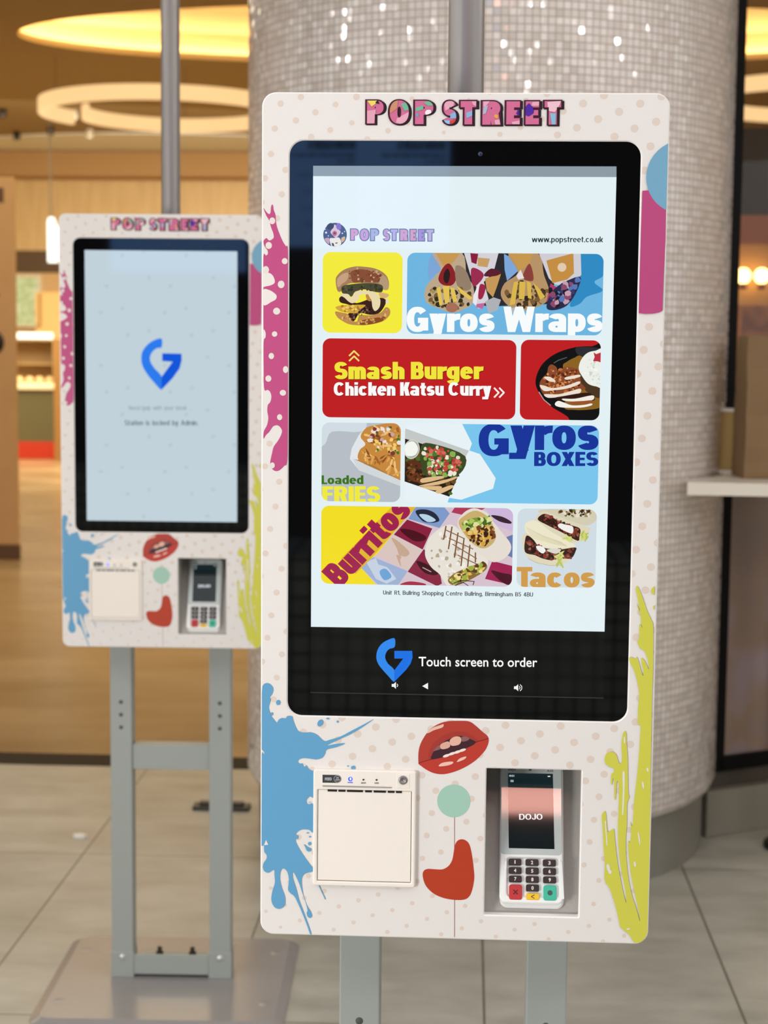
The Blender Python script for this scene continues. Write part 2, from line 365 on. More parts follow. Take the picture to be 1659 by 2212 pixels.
# floors
def tile_floor():
    m = mat('stone_floor_tile', '#9b958c', .34, 0, .5); N, Lk, b = nodes(m)
    tc = N.new('ShaderNodeTexCoord'); sp = N.new('ShaderNodeSeparateXYZ'); Lk.new(tc.outputs['Object'], sp.inputs[0])
    def mth(op, a, b_=None, c=None):
        n = N.new('ShaderNodeMath'); n.operation = op
        for i, v in enumerate((a, b_, c)):
            if v is None: continue
            if isinstance(v, (int, float)): n.inputs[i].default_value = v
            else: Lk.new(v, n.inputs[i])
        return n.outputs[0]
    W, H = .5875, 1.18; u = mth('DIVIDE', mth('SUBTRACT', sp.outputs[0], .066), W); col = mth('FLOOR', u)
    v = mth('DIVIDE', mth('SUBTRACT', sp.outputs[1], 2.885), H)
    def line(t, w): f = mth('FRACT', t); return mth('LESS_THAN', mth('MINIMUM', f, mth('SUBTRACT', 1, f)), w)
    grout = mth('MAXIMUM', line(u, .0048), line(v, .0022))
    wn = N.new('ShaderNodeTexWhiteNoise'); wn.noise_dimensions = '2D'; cb = N.new('ShaderNodeCombineXYZ'); Lk.new(col, cb.inputs[0]); Lk.new(mth('FLOOR', v), cb.inputs[1]); Lk.new(cb.outputs[0], wn.inputs[0])
    mp = N.new('ShaderNodeMapping'); mp.inputs['Scale'].default_value = (1, 2.2, 1); Lk.new(tc.outputs['Object'], mp.inputs[0])
    nz = N.new('ShaderNodeTexNoise'); nz.inputs['Scale'].default_value = 3.2; nz.inputs['Detail'].default_value = 9; nz.inputs['Roughness'].default_value = .62; Lk.new(mp.outputs[0], nz.inputs[0])
    rp = N.new('ShaderNodeValToRGB'); rp.color_ramp.elements[0].position = .3; rp.color_ramp.elements[1].position = .72; rp.color_ramp.elements[0].color = lin('#97958b'); rp.color_ramp.elements[1].color = lin('#bcbab0'); Lk.new(nz.outputs[0], rp.inputs[0])
    hs = N.new('ShaderNodeHueSaturation'); Lk.new(rp.outputs[0], hs.inputs['Color']); Lk.new(mth('MULTIPLY_ADD', wn.outputs[0], .14, .93), hs.inputs['Value'])
    mx = N.new('ShaderNodeMix'); mx.data_type = 'RGBA'; Lk.new(grout, mx.inputs[0]); Lk.new(hs.outputs[0], mx.inputs[6]); mx.inputs[7].default_value = lin('#5d574e')
    Lk.new(mx.outputs[2], b.inputs['Base Color']); Lk.new(mth('MULTIPLY_ADD', nz.outputs[0], .25, .24), b.inputs['Roughness'])
    return m
mb = MB(); mb.box((-12, -9, -.1), (12, 3.9, 0), tile_floor()); struct(mb.build('floor'))
m = grain(mat('polished_honey_stone', '#aa926c', .24, 0, .5), 1.1, .22, '#80653e', 9, (.7, 1.6, 1))
mb = MB(); mb.box((-12, 4.06, -.1), (12, 30, 0), m); struct(mb.build('trim_1'))['label'] = 'honey coloured polished floor of the hall behind'
mb = MB(); mb.box((-12, 3.9, -.1), (12, 4.06, .002), mat('bronze_strip', '#2e2315', .75, 0, .15)); struct(mb.build('trim_2'))['label'] = 'dark bronze threshold strip between the two floors'
# ceilings: soffit over the kiosks, hall ceiling with an elliptical light cove
CEILM = mat('soffit_paint', '#cfc6ba', .7)
mb = MB(); mb.box((-9, -.05, 3.0), (9, 4.2, 3.12), CEILM); struct(mb.build('ceiling'))
mb = MB(); mb.box((-9, 4.2, 3.0), (9, 4.3, 4.6), CEILM); struct(mb.build('wall_header'))
HALLC = mat('hall_ceiling_paint', '#8c7448', .75)
cx, cy, ca, cb_ = -.03, 14.30, 4.30, 1.64; HC = 4.4
N_ = 96; ell = [(cx+ca*math.cos(2*PI*i/N_), cy+cb_*math.sin(2*PI*i/N_)) for i in range(N_)]
rect = [(-9, 4.3), (9, 4.3), (9, 29), (-9, 29)]
mb = MB(); pts = rect+ell
for t in tessellate_polygon([[Vector((x, y, 0)) for x, y in rect], [Vector((x, y, 0)) for x, y in ell]]):
    mb.face([(pts[i][0], pts[i][1], HC) for i in t], HALLC)
COVE = mat('cove_cream', '#efdcb4', .7)
def ring(s, z): return [(cx+(x-cx)*s+0, cy+(y-cy)*s, z) for x, y in ell]
lv = [ring(1, HC), ring(1, HC+.06), ring(1.1, HC+.06), ring(1.1, HC+.3), ring(.9, HC+.46), ring(.5, HC+.56), ring(.05, HC+.58)]
for a, b in zip(lv, lv[1:]):
    for i in range(N_):
        j = (i+1) % N_; mb.face([a[i], a[j], b[j], b[i]], COVE, smooth=False)
struct(mb.build('ceiling_hall', weld=True))
mb = MB(); st = mat('cove_light_strip', '#000000', .5, emit=(1, .72, .34), es=16)
a, b, c, d = ring(1.055, HC+.061), ring(1.085, HC+.061), ring(1.085, HC+.070), ring(1.055, HC+.070)
for p, q in ((a, b), (b, c), (c, d), (d, a)):
    for i in range(N_): j = (i+1) % N_; mb.face([p[i], p[j], q[j], q[i]], st)
tag(mb.build('cove_light'), 'warm light strip hidden in the oval ceiling recess', 'light')
# paler ceiling raft further back
mb = MB(); raft = mat('ceiling_raft_paint', '#dcdcd2', .7)
R_ = [(-4.6+3.9*math.cos(2*PI*i/64), 24.6+3.0*math.sin(2*PI*i/64)) for i in range(64)]
mb.face([(x, y, HC-.02) for x, y in R_][::-1], raft)
for i in range(64): j = (i+1) % 64; mb.face([(*R_[i], HC-.02), (*R_[j], HC-.02), (*R_[j], HC), (*R_[i], HC)], raft)
struct(mb.build('trim_3'))['label'] = 'pale oval raft under the hall ceiling'
# hall walls
WOOD = grain(mat('golden_oak_panel', '#d8bd8a', .5), 2.2, .3, '#c6a670', 7, (6, 6, .6))
def wallbox(name, a, b, m): mb = MB(); mb.box(a, b, m); return struct(mb.build(name))
wallbox('wall_back', (-9, 28, 0), (9, 28.2, HC), WOOD)
wallbox('wall_left', (-9.2, 4.2, 0), (-9, 28.2, HC), WOOD)
wallbox('wall_right', (9, 4.2, 0), (9.2, 28.2, HC), WOOD)
mb = MB(); mb.box((-9, 24.3, 2.55), (-1.5, 27.99, 2.9), mat('shopfront_soffit', '#5a4630', .7)); mb.box((-9, 24.3, 2.9), (-1.5, 24.4, HC-.03), WOOD); mb.box((-9, 23.7, 4.0), (-1.5, 24.3, HC-.03), mat('brown_soffit', '#a98556', .7)); struct(mb.build('wall_fascia'))
wallbox('wall_shop', (-9, 24.3, 0), (-1.5, 24.5, 2.55), mat('shop_wall_paint', '#c9a878', .6))
# tiled counter and menu wall of the stall behind the camera (seen mirrored in the black glass)
TW = mat('dark_square_tile', '#4c524e', .25); N, Lk, b = nodes(TW); tc = N.new('ShaderNodeTexCoord'); br = N.new('ShaderNodeTexBrick')
br.offset = 0; br.inputs['Scale'].default_value = 1; br.inputs['Brick Width'].default_value = .062; br.inputs['Row Height'].default_value = .062; br.inputs['Mortar Size'].default_value = .0055; br.inputs['Bias'].default_value = 0
br.inputs['Color1'].default_value = lin('#9aa29b'); br.inputs['Color2'].default_value = lin('#868e87'); br.inputs['Mortar'].default_value = lin('#181a19')
mp = N.new('ShaderNodeMapping'); mp.inputs['Rotation'].default_value = (PI/2, 0, 0); Lk.new(tc.outputs['Object'], mp.inputs[0]); Lk.new(mp.outputs[0], br.inputs[0]); Lk.new(br.outputs[0], b.inputs['Base Color'])
wallbox('wall_counter', (-5, -4.0, 0), (5, -3.5, .82), TW)
wallbox('wall_stall', (-6, -6.2, 0), (6, -6.0, 3.2), mat('stall_dark_paint', '#141414', .8))
wallbox('ceiling_stall', (-6, -6.2, 3.09), (6, -3.4, 3.27), mat('stall_dark_paint'))
mb = MB(); mb.box((-.15, -3.4, 3.12), (.75, -3.385, 3.23), mat('coral_glow', '#000000', .4, emit=(1, .47, .38), es=19)); tag(mb.build('added_coral_glow'), 'added coral glow strip, mirrored in the card terminal screen', 'light')  # unseen glowing strip added to put a pink reflection in the terminal screen

# ------------------------------------------------------------------ mosaic column
def mosaic():
    m = mat('glass_mosaic', '#b4aca4', .16, 0, .9); N, Lk, b = nodes(m)
    uv = N.new('ShaderNodeUVMap'); uv.uv_map = 'UVMap'
    sc = N.new('ShaderNodeVectorMath'); sc.operation = 'SCALE'; sc.inputs[3].default_value = 1/.0205; Lk.new(uv.outputs[0], sc.inputs[0])
    fl = N.new('ShaderNodeVectorMath'); fl.operation = 'FLOOR'; Lk.new(sc.outputs[0], fl.inputs[0])
    fr = N.new('ShaderNodeVectorMath'); fr.operation = 'FRACTION'; Lk.new(sc.outputs[0], fr.inputs[0])
    wn = N.new('ShaderNodeTexWhiteNoise'); wn.noise_dimensions = '2D'; Lk.new(fl.outputs[0], wn.inputs[0])
    sp = N.new('ShaderNodeSeparateXYZ'); Lk.new(fr.outputs[0], sp.inputs[0])
    def mth(op, a, b_):
        n = N.new('ShaderNodeMath'); n.operation = op
        for i, v in enumerate((a, b_)):
            if isinstance(v, (int, float)): n.inputs[i].default_value = v
            else: Lk.new(v, n.inputs[i])
        return n.outputs[0]
    def edge(o): return mth('MINIMUM', o, mth('SUBTRACT', 1, o))
    g = mth('LESS_THAN', mth('MINIMUM', edge(sp.outputs[0]), edge(sp.outputs[1])), .075)
    rp = N.new('ShaderNodeValToRGB'); rp.color_ramp.elements[0].color = lin('#d8cbc4'); rp.color_ramp.elements[1].color = lin('#efe6e1'); Lk.new(wn.outputs[0], rp.inputs[0])
    mx = N.new('ShaderNodeMix'); mx.data_type = 'RGBA'; Lk.new(g, mx.inputs[0]); Lk.new(rp.outputs[0], mx.inputs[6]); mx.inputs[7].default_value = lin('#a39b93'); Lk.new(mx.outputs[2], b.inputs['Base Color'])
    ge = N.new('ShaderNodeNewGeometry'); off = N.new('ShaderNodeVectorMath'); off.operation = 'MULTIPLY_ADD'; Lk.new(wn.outputs['Color'], off.inputs[0]); off.inputs[1].default_value = (.17,)*3; off.inputs[2].default_value = (-.085,)*3
    ad = N.new('ShaderNodeVectorMath'); Lk.new(ge.outputs['Normal'], ad.inputs[0]); Lk.new(off.outputs[0], ad.inputs[1])
    nn = N.new('ShaderNodeVectorMath'); nn.operation = 'NORMALIZE'; Lk.new(ad.outputs[0], nn.inputs[0]); Lk.new(nn.outputs[0], b.inputs['Normal'])
    Lk.new(mth('MULTIPLY_ADD', g, .5), b.inputs['Roughness']); b.inputs['Roughness'].links[0].from_node.inputs[2].default_value = .10
    return m
PC = (.062, 3.27); PR = .727
col_root = empty('mosaic_column', (PC[0], PC[1], 0)); tag(col_root, 'fat round column clad in small pearly mosaic tiles behind the front kiosk', 'column')
mb = MB(); mb.lathe([(.69, 0), (.69, .16), (.70, .19)], grain(mat('plinth_stone', '#8d8a80', .4), 6, .3, '#7c796f', 5), 96); mb.build('plinth', col_root)
mb = MB(); n = 128; mm = mosaic()
mb.lathe([(PR-.035, .185), (PR-.012, .19), (PR, .215), (PR, 3.0)], mm, n)
o = mb.build('mosaic_cladding', col_root); uv = o.data.uv_layers.new(name='UVMap')
for p in o.data.polygons:
    for li in p.loop_indices:
        v = o.data.vertices[o.data.loops[li].vertex_index].co; a = math.atan2(v.y, v.x)
        if a < 0: a += 2*PI
        if p.center.y < 0 and False: pass
        uv.data[li].uv = (a*PR, v.z)
    us = [uv.data[li].uv[0] for li in p.loop_indices]
    if max(us)-min(us) > PI*PR:
        for li in p.loop_indices:
            if uv.data[li].uv[0] < PI*PR: uv.data[li].uv[0] += 2*PI*PR

# ------------------------------------------------------------------ order kiosk
# measured sizes of the cabinet (millimetres), and the prints and screen pictures (tenths of a millimetre on their own plane)
D = {
 'burger': [-156.03, 113.61, -66.81, 203.03],
 'wraps': [-61.6, 113.2, 155.98, 202.94],
 'smash': [-155.64, 18.7, 61.28, 107.21],
 'katsu': [66.33, 18.7, 155.11, 107.71],
 'fries': [-156.07, -76.35, -66.85, 12.83],
 'box': [-62.02, -75.82, 155.24, 12.88],
 'burrito': [-156.07, -170.81, 60.89, -81.52],
 'tacos': [65.99, -170.61, 154.75, -81.47],
 'printer_frame': [-162.89, -522.43, -44.6, -385.14],
 'printer_door': [-157.33, -516.16, -50.02, -409.1],
 'printer_lock': [-67.39, -404.81, -52.21, -388.41],
 'printer_slit': [-146.38, -410.6, -61.04, -409.15],
 'recess': [35.56, -553.86, 143.99, -381.03],
 'term_body': [-38.3, 1.79, 35.75, 157.47],
 'term_lip': [-37.63, -2.85, 36.7, 157.47],
 'term_glass': [-38.18, 56.36, 34.79, 157.47],
 'key_well': [-28.95, 5.65, 30.49, 53.15],
 'keys': {'1': [-27.93, 44.71, -13.03, 52.24], '2': [-8.29, 44.68, 6.94, 52.2], '3': [11.85, 44.65, 27.07, 52.18], '4': [-27.7, 34.96, -12.82, 42.56], '5': [-8.09, 34.93, 7.12, 42.52], '6': [12.02, 34.91, 27.21, 42.5], '7': [-27.46, 25.33, -12.61, 32.81], '8': [-7.89, 25.3, 7.3, 32.78], '9': [12.18, 25.29, 27.36, 32.77], '0': [-7.69, 15.45, 7.47, 23.16], 'x': [-27.21, 5.64, -12.21, 22.76], '<': [-7.41, 5.8, 7.82, 13.15], 'o': [12.52, 5.62, 27.66, 22.72]},
 'TO': [0.09129, 0.006, -0.54283],
 'dots': [[22.51, 8.48], [17.29, -18.24], [95.85, -339.11]],
}
A = {
 'splash': [
  ["S", "#bf4b80",[-2226,2510,-2196,2470,-2164,2443,-2147,2463,-2142,2519,-2131,2548,-2118,2535,-2110,2487,-2090,2431,-2085,2358,-2071,2294,-2040,2213,-2007,2141,-1974,2092,-1952,2071,-1948,1793,-1946,1305,-1944,650,-1943,-10,-1950,-325,-1982,-367,-2023,-409,-2065,-429,-2106,-418,-2136,-377,-2143,-327,-2123,-227,-2104,-153,-2057,-86,-2021,-19,-2011,31,-2033,72,-2066,91,-2108,79,-2133,46,-2157,12,-2191,-21,-2219,-63,-2216,20,-2182,87,-2166,169,-2178,252,-2171,318,-2145,351,-2132,409,-2145,463,-2175,488,-2213,496,-2220,729,-2221,1024,-2201,1073,-2198,1123,-2213,1163,-2223,1180,-2224,1433,-2224,1644,-2225,1982,-2195,1985,-2176,2005,-2179,2042,-2204,2075,-2220,2107,-2224,2147,-2204,2172,-2188,2177,-2163,2152,-2130,2164,-2110,2188,-2117,2237,-2139,2293,-2163,2374,-2196,2430]],
  ["S", "#e9e2dc",[-2228,1791,-2162,1794,-2116,1759,-2096,1694,-2129,1661,-2194,1645,-2227,1648]],
  ["S", "#e9e2dc",[-2227,1604,-2161,1604,-2104,1572,-2076,1540,-2087,1499,-2145,1466,-2194,1436,-2227,1449]],
  ["E", "#e6dcd4",[-2127,2369,33,38,0]],
  ["E", "#e6dcd4",[-2166,2097,36,39,0]],
  ["E", "#e6dcd4",[-1986,1925,33,34,0]],
  ["E", "#e6dcd4",[-2198,1827,36,42,0]],
  ["E", "#e6dcd4",[-2025,1667,38,42,0]],
  ["E", "#e6dcd4",[-2075,1369,40,39,0]],
  ["E", "#e6dcd4",[-2097,1114,31,31,0]],
  ["E", "#e6dcd4",[-2133,868,31,35,0]],
  ["E", "#e6dcd4",[-2166,615,34,36,0]],
  ["E", "#e6dcd4",[-2001,457,36,33,0]],
  ["E", "#e6dcd4",[-2037,182,30,34,0]],
  ["E", "#e6dcd4",[-1972,718,30,39,0]],
  ["E", "#e6dcd4",[-2118,-364,28,34,0]],
  ["S", "#5f9fc8",[-2229,-2934,-2218,-2890,-2181,-2867,-2138,-2878,-2105,-2917,-2102,-2961,-2120,-3005,-2140,-3030,-2130,-3056,-2140,-3101,-2152,-3152,-2137,-3211,-2120,-3254,-2086,-3298,-2060,-3327,-2035,-3289,-1999,-3271,-1956,-3273,-1934,-3246,-1883,-3249,-1869,-3293,-1839,-3373,-1803,-3424,-1731,-3437,-1665,-3431,-1593,-3459,-1542,-3507,-1503,-3531,-1441,-3512,-1325,-3473,-1194,-3401,-1066,-3330,-943,-3262,-1066,-3354,-1194,-3436,-1296,-3487,-1426,-3551,-1476,-3583,-1382,-3562,-1288,-3550,-1278,-3560,-1368,-3598,-1480,-3630,-1498,-3675,-1533,-3727,-1599,-3748,-1642,-3744,-1744,-3735,-1802,-3755,-1812,-3785,-1787,-3802,-1758,-3799,-1740,-3835,-1714,-3820,-1685,-3864,-1641,-3885,-1630,-3892,-1628,-4180,-1669,-4184,-1701,-4212,-1712,-4249,-1690,-4278,-1630,-4289,-1629,-4596,-1681,-4579,-1754,-4577,-1805,-4600,-1834,-4638,-1805,-4652,-1809,-4690,-1834,-4698,-1826,-4742,-1782,-4823,-1724,-4911,-1665,-4992,-1632,-5032,-1635,-5074,-1701,-5093,-1744,-5121,-1763,-5182,-1754,-5286,-1736,-5376,-1699,-5480,-1655,-5554,-1640,-5606,-1662,-5629,-1691,-5615,-1703,-5570,-1694,-5533,-1721,-5436,-1766,-5302,-1795,-5213,-1854,-5094,-1869,-5102,-1861,-5169,-1824,-5288,-1794,-5407,-1750,-5526,-1705,-5646,-1668,-5750,-1646,-5822,-1664,-5818,-1698,-5721,-1750,-5587,-1801,-5468,-1846,-5379,-1897,-5335,-1922,-5291,-1912,-5186,-1927,-5096,-1957,-5055,-1983,-5048,-2008,-5083,-2015,-5173,-1993,-5278,-1956,-5382,-1955,-5472,-1992,-5521,-2050,-5527,-2094,-5491,-2117,-5416,-2102,-5311,-2076,-5220,-2081,-5130,-2088,-5066,-2147,-5102,-2198,-5085,-2217,-5036,-2206,-4984,-2176,-4938,-2172,-4893,-2199,-4856,-2203,-4804,-2206,-4774,-2232,-4782,-2233,-4685,-2233,-4298,-2235,-3721,-2208,-3705,-2204,-3676,-2230,-3647,-2235,-3632,-2235,-3338,-2235,-3044]],
  ["E", "#5f9fc8",[-1557,-3320,31,44,-30]],
  ["E", "#5f9fc8",[-2043,-3091,26,30,0]],
  ["E", "#5f9fc8",[-2115,-3225,15,19,0]],
  ["E", "#5f9fc8",[-1358,-3300,13,13,0]],
  ["E", "#5f9fc8",[-1471,-3266,20,9,0]],
  ["P", "#e9e2dc",[-2203,-4774,-2180,-4711,-2153,-4768]],
  ["P", "#e9e2dc",[-1740,-3835,-1714,-3820,-1751,-3806]],
  ["L", "#5f9fc8",10,[-1564,-5233,-1524,-5318,-1487,-5399]],
  ["E", "#5f9fc8",[-1673,-4743,19,20,0]],
  ["E", "#5f9fc8",[-1669,-4660,13,9,0]],
  ["E", "#5f9fc8",[-1696,-4616,15,7,0]],
  ["S", "#5f9fc8",[-1739,-4751,-1695,-4784,-1651,-4805,-1666,-4835,-1702,-4829,-1720,-4792]],
  ["L", "#5f9fc8",6,[-1686,-4253,-1657,-4249]],
  ["E", "#5f9fc8",[-1175,-3836,26,24,0]],
  ["E", "#5f9fc8",[-1235,-3817,10,8,0]],
  ["S", "#cfcd4c",[2000,-1694,2024,-1678,2059,-1751,2090,-1829,2131,-1945,2182,-2052,2209,-2150,2218,-2631,2215,-2908,2218,-3304,2220,-3702,2228,-4302,2232,-4704,2242,-5310,2242,-5635,2217,-5738,2170,-5800,2111,-5822,2072,-5799,2031,-5733,1971,-5683,1920,-5634,1899,-5543,1856,-5381,1803,-5220,1772,-5160,1742,-5121,1724,-5040,1727,-4898,1709,-4717,1692,-4475,1679,-4335,1703,-4280,1723,-4294,1735,-4394,1751,-4514,1776,-4504,1796,-4493,1821,-4482,1831,-4573,1854,-4754,1878,-4915,1911,-5076,1951,-5257,1982,-5347,1967,-5196,1927,-5014,1895,-4833,1873,-4632,1866,-4431,1868,-4270,1868,-4070,1861,-3940,1841,-3940,1832,-4131,1816,-4111,1812,-3941,1795,-3891,1789,-3961,1775,-3952,1777,-3842,1805,-3821,1798,-3771,1749,-3756,1710,-3723,1695,-3674,1711,-3613,1755,-3583,1804,-3591,1834,-3631,1855,-3700,1875,-3720,1893,-3669,1884,-3510,1892,-3390,1914,-3340,1935,-3370,1941,-3489,1956,-3628,1966,-3867,1974,-4047,1987,-4107,1964,-4188,1967,-4408,1960,-4570,1964,-4751,1989,-4993,2038,-5234,2098,-5415,2144,-5567,2122,-5435,2071,-5213,2024,-4992,1996,-4770,1984,-4619,2008,-4639,2017,-4508,2002,-4388,2029,-4447,2036,-4346,2046,-4106,2064,-3905,2081,-3665,2091,-3406,2093,-3267,2068,-3263,2060,-3109,2062,-3030,2070,-2911,2040,-2753,2004,-2635,1953,-2538,1952,-2487,2010,-2501,2033,-2481,2060,-2556,2102,-2693,2110,-2653,2081,-2500,2119,-2519,2171,-2622,2155,-2514,2124,-2426,2094,-2397,2065,-2378,2032,-2300,2055,-2270,2051,-2108,2086,-2146,2065,-2064,2065,-2005,2022,-1908,2018,-1873,2054,-1957,2028,-1830]],
  ["S", "#e4ddd8",[1903,-3829,1926,-3824,1930,-4008,1924,-4289,1910,-4289,1911,-4009]],
  ["L", "#e4ddd8",14,[1914,-3410,1918,-3479]],
  ["L", "#e4ddd8",12,[1721,-4394,1747,-4676]],
  ["E", "#e4ddd8",[2187,-3782,12,24,10]],
  ["E", "#e4ddd8",[2139,-3963,10,44,10]],
  ["E", "#e4ddd8",[2110,-4586,8,80,10]],
  ["E", "#e4ddd8",[2069,-4890,12,32,10]],
  ["E", "#e4ddd8",[1767,-4938,20,45,10]],
  ["E", "#e4ddd8",[1788,-4988,20,24,10]],
  ["E", "#e4ddd8",[2013,-5658,23,10,10]],
  ["S", "#cfcd4c",[2209,-1674,2182,-1694,2172,-1726,2188,-1759,2207,-1764]],
  ["S", "#cfcd4c",[2214,-1885,2199,-1905,2208,-1940,2214,-1934]],
  ["P", "#b8487c",[1964,2719,2027,2724,2224,2725,2229,2505,2232,2184,2222,1781,2217,1412,2182,1391,2111,1378,2030,1375,1957,1382,1957,1880,1959,2283]],
  ["E", "#73a6c2",[2400,2870,398,398,0]],
 ],
 'lips': [
  ["S", "#b03a2c",[-428,-3664,-415,-3572,-376,-3480,-306,-3378,-218,-3312,-111,-3272,32,-3262,148,-3267,220,-3312,301,-3383,364,-3437,374,-3500,349,-3574,305,-3638,235,-3713,146,-3779,40,-3836,-67,-3875,-156,-3890,-246,-3879,-327,-3844,-391,-3800,-423,-3768]],
  ["S", "#bb382a",[-423,-3761,-284,-3724,-105,-3675,55,-3607,232,-3512,370,-3469,349,-3574,305,-3638,235,-3713,146,-3779,40,-3836,-67,-3875,-156,-3890,-246,-3879,-327,-3844,-391,-3800]],
  ["S", "#a2352b",[-311,-3707,-303,-3615,-242,-3513,-127,-3429,-2,-3386,123,-3396,249,-3476,232,-3512,70,-3439,-1,-3444,-108,-3492,-188,-3549,-267,-3669,-280,-3715]],
  ["L", "#7c1f1c",9,[-423,-3764,-284,-3719,-195,-3701]],
  ["L", "#7c1f1c",9,[196,-3537,226,-3505,303,-3483,370,-3460]],
  ["S", "#3c1c26",[-280,-3715,-270,-3660,-241,-3610,-188,-3549,-108,-3492,-1,-3444,70,-3439,160,-3468,226,-3503,196,-3540,108,-3584,1,-3627,-105,-3675,-195,-3704]],
  ["S", "#8a5c5e",[-258,-3618,-223,-3577,-184,-3551,-175,-3591,-214,-3610]],
  ["S", "#8a5c5e",[61,-3454,106,-3442,154,-3465,124,-3493,67,-3501]],
  ["S", "#dcaa96",[-179,-3549,-143,-3520,-86,-3505,-64,-3537,-75,-3574,-133,-3595,-171,-3589]],
  ["S", "#e3b29e",[-72,-3501,-46,-3464,-1,-3444,49,-3451,60,-3498,36,-3538,-27,-3554,-57,-3546]],
  ["E", "#efe2da",[-106,-3671,43,16,20]],
  ["E", "#efe2da",[-43,-3646,43,16,20]],
  ["E", "#efe2da",[19,-3625,43,16,20]],
  ["E", "#efe2da",[76,-3603,43,16,20]],
  ["S", "#e9b9a8",[-333,-3410,-271,-3350,-173,-3312,-143,-3305,-156,-3342,-252,-3377,-306,-3407]],
  ["S", "#efbeb0",[-194,-3790,-149,-3754,-42,-3737,-31,-3759,-86,-3784,-167,-3797]],
  ["S", "#efbeb0",[14,-3742,47,-3699,118,-3674,110,-3701,65,-3726]],
 ],
 'lollipop': [
  ["L", "#9a4a3c",7,[-3,-4378,6,-5006]],
  ["L", "#9a4a3c",7,[10,-5284,17,-5811]],
  ["E", "#a0c8b6",[-14,-4200,191,193,0]],
  ["S", "#b63a1c",[-361,-5090,-349,-5034,-304,-5010,-214,-5012,-133,-5010,-67,-4971,-26,-4905,-9,-4821,4,-4729,34,-4669,87,-4649,141,-4670,178,-4724,207,-4853,227,-5000,234,-5111,213,-5242,178,-5326,115,-5365,-11,-5368,-137,-5344,-246,-5291,-329,-5200]],
 ],
 'logo': [
  ["T", "#1c1216", "P",[-1087,3418,-861,3418,270],0.42],
  ["T", "#1c1216", "O",[-835,3414,-583,3415,277],0.42],
  ["T", "#1c1216", "P",[-557,3412,-313,3413,275],0.42],
  ["T", "#1c1216", "S",[-241,3413,-59,3414,274],0.42],
  ["T", "#1c1216", "T",[-54,3411,159,3412,274],0.42],
  ["T", "#1c1216", "R",[185,3408,426,3409,275],0.42],
  ["T", "#1c1216", "E",[447,3413,637,3414,271],0.42],
  ["T", "#1c1216", "E",[660,3414,848,3414,270],0.42],
  ["T", "#1c1216", "T",[867,3412,1089,3412,275],0.42],
  ["T", "#45122b", "P",[-1099,3424,-881,3425,275],0.42],
  ["T", "#45122b", "O",[-848,3421,-602,3422,281],0.42],
  ["T", "#45122b", "P",[-569,3419,-332,3420,278],0.42],
  ["T", "#45122b", "S",[-254,3420,-79,3421,278],0.42],
  ["T", "#45122b", "T",[-66,3418,140,3419,278],0.42],
  ["T", "#45122b", "R",[173,3415,406,3416,279],0.42],
  ["T", "#45122b", "E",[435,3420,618,3420,274],0.42],
  ["T", "#45122b", "E",[648,3420,829,3421,275],0.42],
  ["T", "#45122b", "T",[855,3418,1070,3419,280],0.42],
  ["T", "#cf6a92", "P",[-1077,3436,-895,3437,248],0.33],
  ["T", "#cf6a92", "O",[-826,3433,-616,3434,254],0.33],
  ["T", "#cf6a92", "P",[-547,3431,-346,3432,252],0.33],
  ["T", "#cf6a92", "S",[-232,3432,-93,3433,251],0.33],
  ["T", "#cf6a92", "T",[-45,3430,126,3431,251],0.33],
  ["T", "#cf6a92", "R",[195,3427,393,3428,252],0.33],
  ["T", "#cf6a92", "E",[457,3432,604,3432,248],0.33],
  ["T", "#cf6a92", "E",[669,3432,815,3433,248],0.33],
  ["T", "#cf6a92", "T",[876,3430,1056,3431,253],0.33],
 ],
 'logo_patch': [
  ["P", "#e6d45a",[-1077,3687,-967,3687,-987,3647,-1028,3620]],
  ["P", "#1c1216",[-987,3667,-960,3687,-939,3647,-973,3653]],
  ["P", "#dfa0b4",[-1090,3572,-980,3586,-999,3418,-1088,3418]],
  ["P", "#c98a6a",[-836,3667,-734,3688,-747,3600,-821,3546]],
  ["P", "#6fb594",[-706,3647,-638,3668,-596,3587,-664,3576]],
  ["P", "#e2a6ba",[-745,3493,-595,3574,-595,3493,-690,3426,-759,3446]],
  ["P", "#6fb594",[-541,3608,-459,3635,-459,3588,-541,3567]],
  ["P", "#6fb594",[-453,3661,-364,3695,-336,3635,-404,3628]],
  ["P", "#f0e8ea",[-438,3561,-417,3585,-376,3585,-365,3548,-403,3523,-433,3537]],
  ["P", "#6aa0d0",[-540,3534,-520,3550,-499,3534,-513,3514,-533,3513]],
  ["P", "#e2a6ba",[-234,3669,-111,3689,-124,3629,-212,3575]],
  ["P", "#86b0d8",[-177,3528,-103,3568,-81,3495,-163,3494]],
  ["P", "#d04038",[-163,3461,-102,3492,-85,3461,-155,3420]],
  ["P", "#8fc0e4",[-238,3474,-163,3470,-166,3420,-231,3427]],
  ["P", "#86b0d8",[14,3555,95,3582,96,3529,21,3495]],
  ["P", "#e2a6ba",[73,3676,148,3683,136,3623,95,3636]],
  ["P", "#a8b4cc",[204,3616,258,3636,232,3549,198,3536]],
  ["P", "#e0a840",[319,3516,335,3543,369,3529,363,3496,342,3496]],
  ["P", "#e2a6ba",[203,3677,278,3683,224,3616,204,3623]],
  ["P", "#e2a6ba",[329,3476,384,3483,398,3422,337,3429]],
  ["P", "#4a1ea0",[564,3550,582,3588,614,3570,614,3537,583,3526]],
  ["P", "#e2a6ba",[514,3456,622,3477,603,3423,535,3423]],
  ["P", "#4a1ea0",[667,3624,701,3660,759,3604,754,3551,703,3517,669,3530]],
  ["P", "#e2a6ba",[741,3671,823,3678,810,3631,728,3631]],
  ["P", "#eac0cc",[904,3672,1053,3685,1034,3632,988,3565,913,3578]],
  ["P", "#86b8d4",[934,3551,999,3551,997,3431,957,3431]],
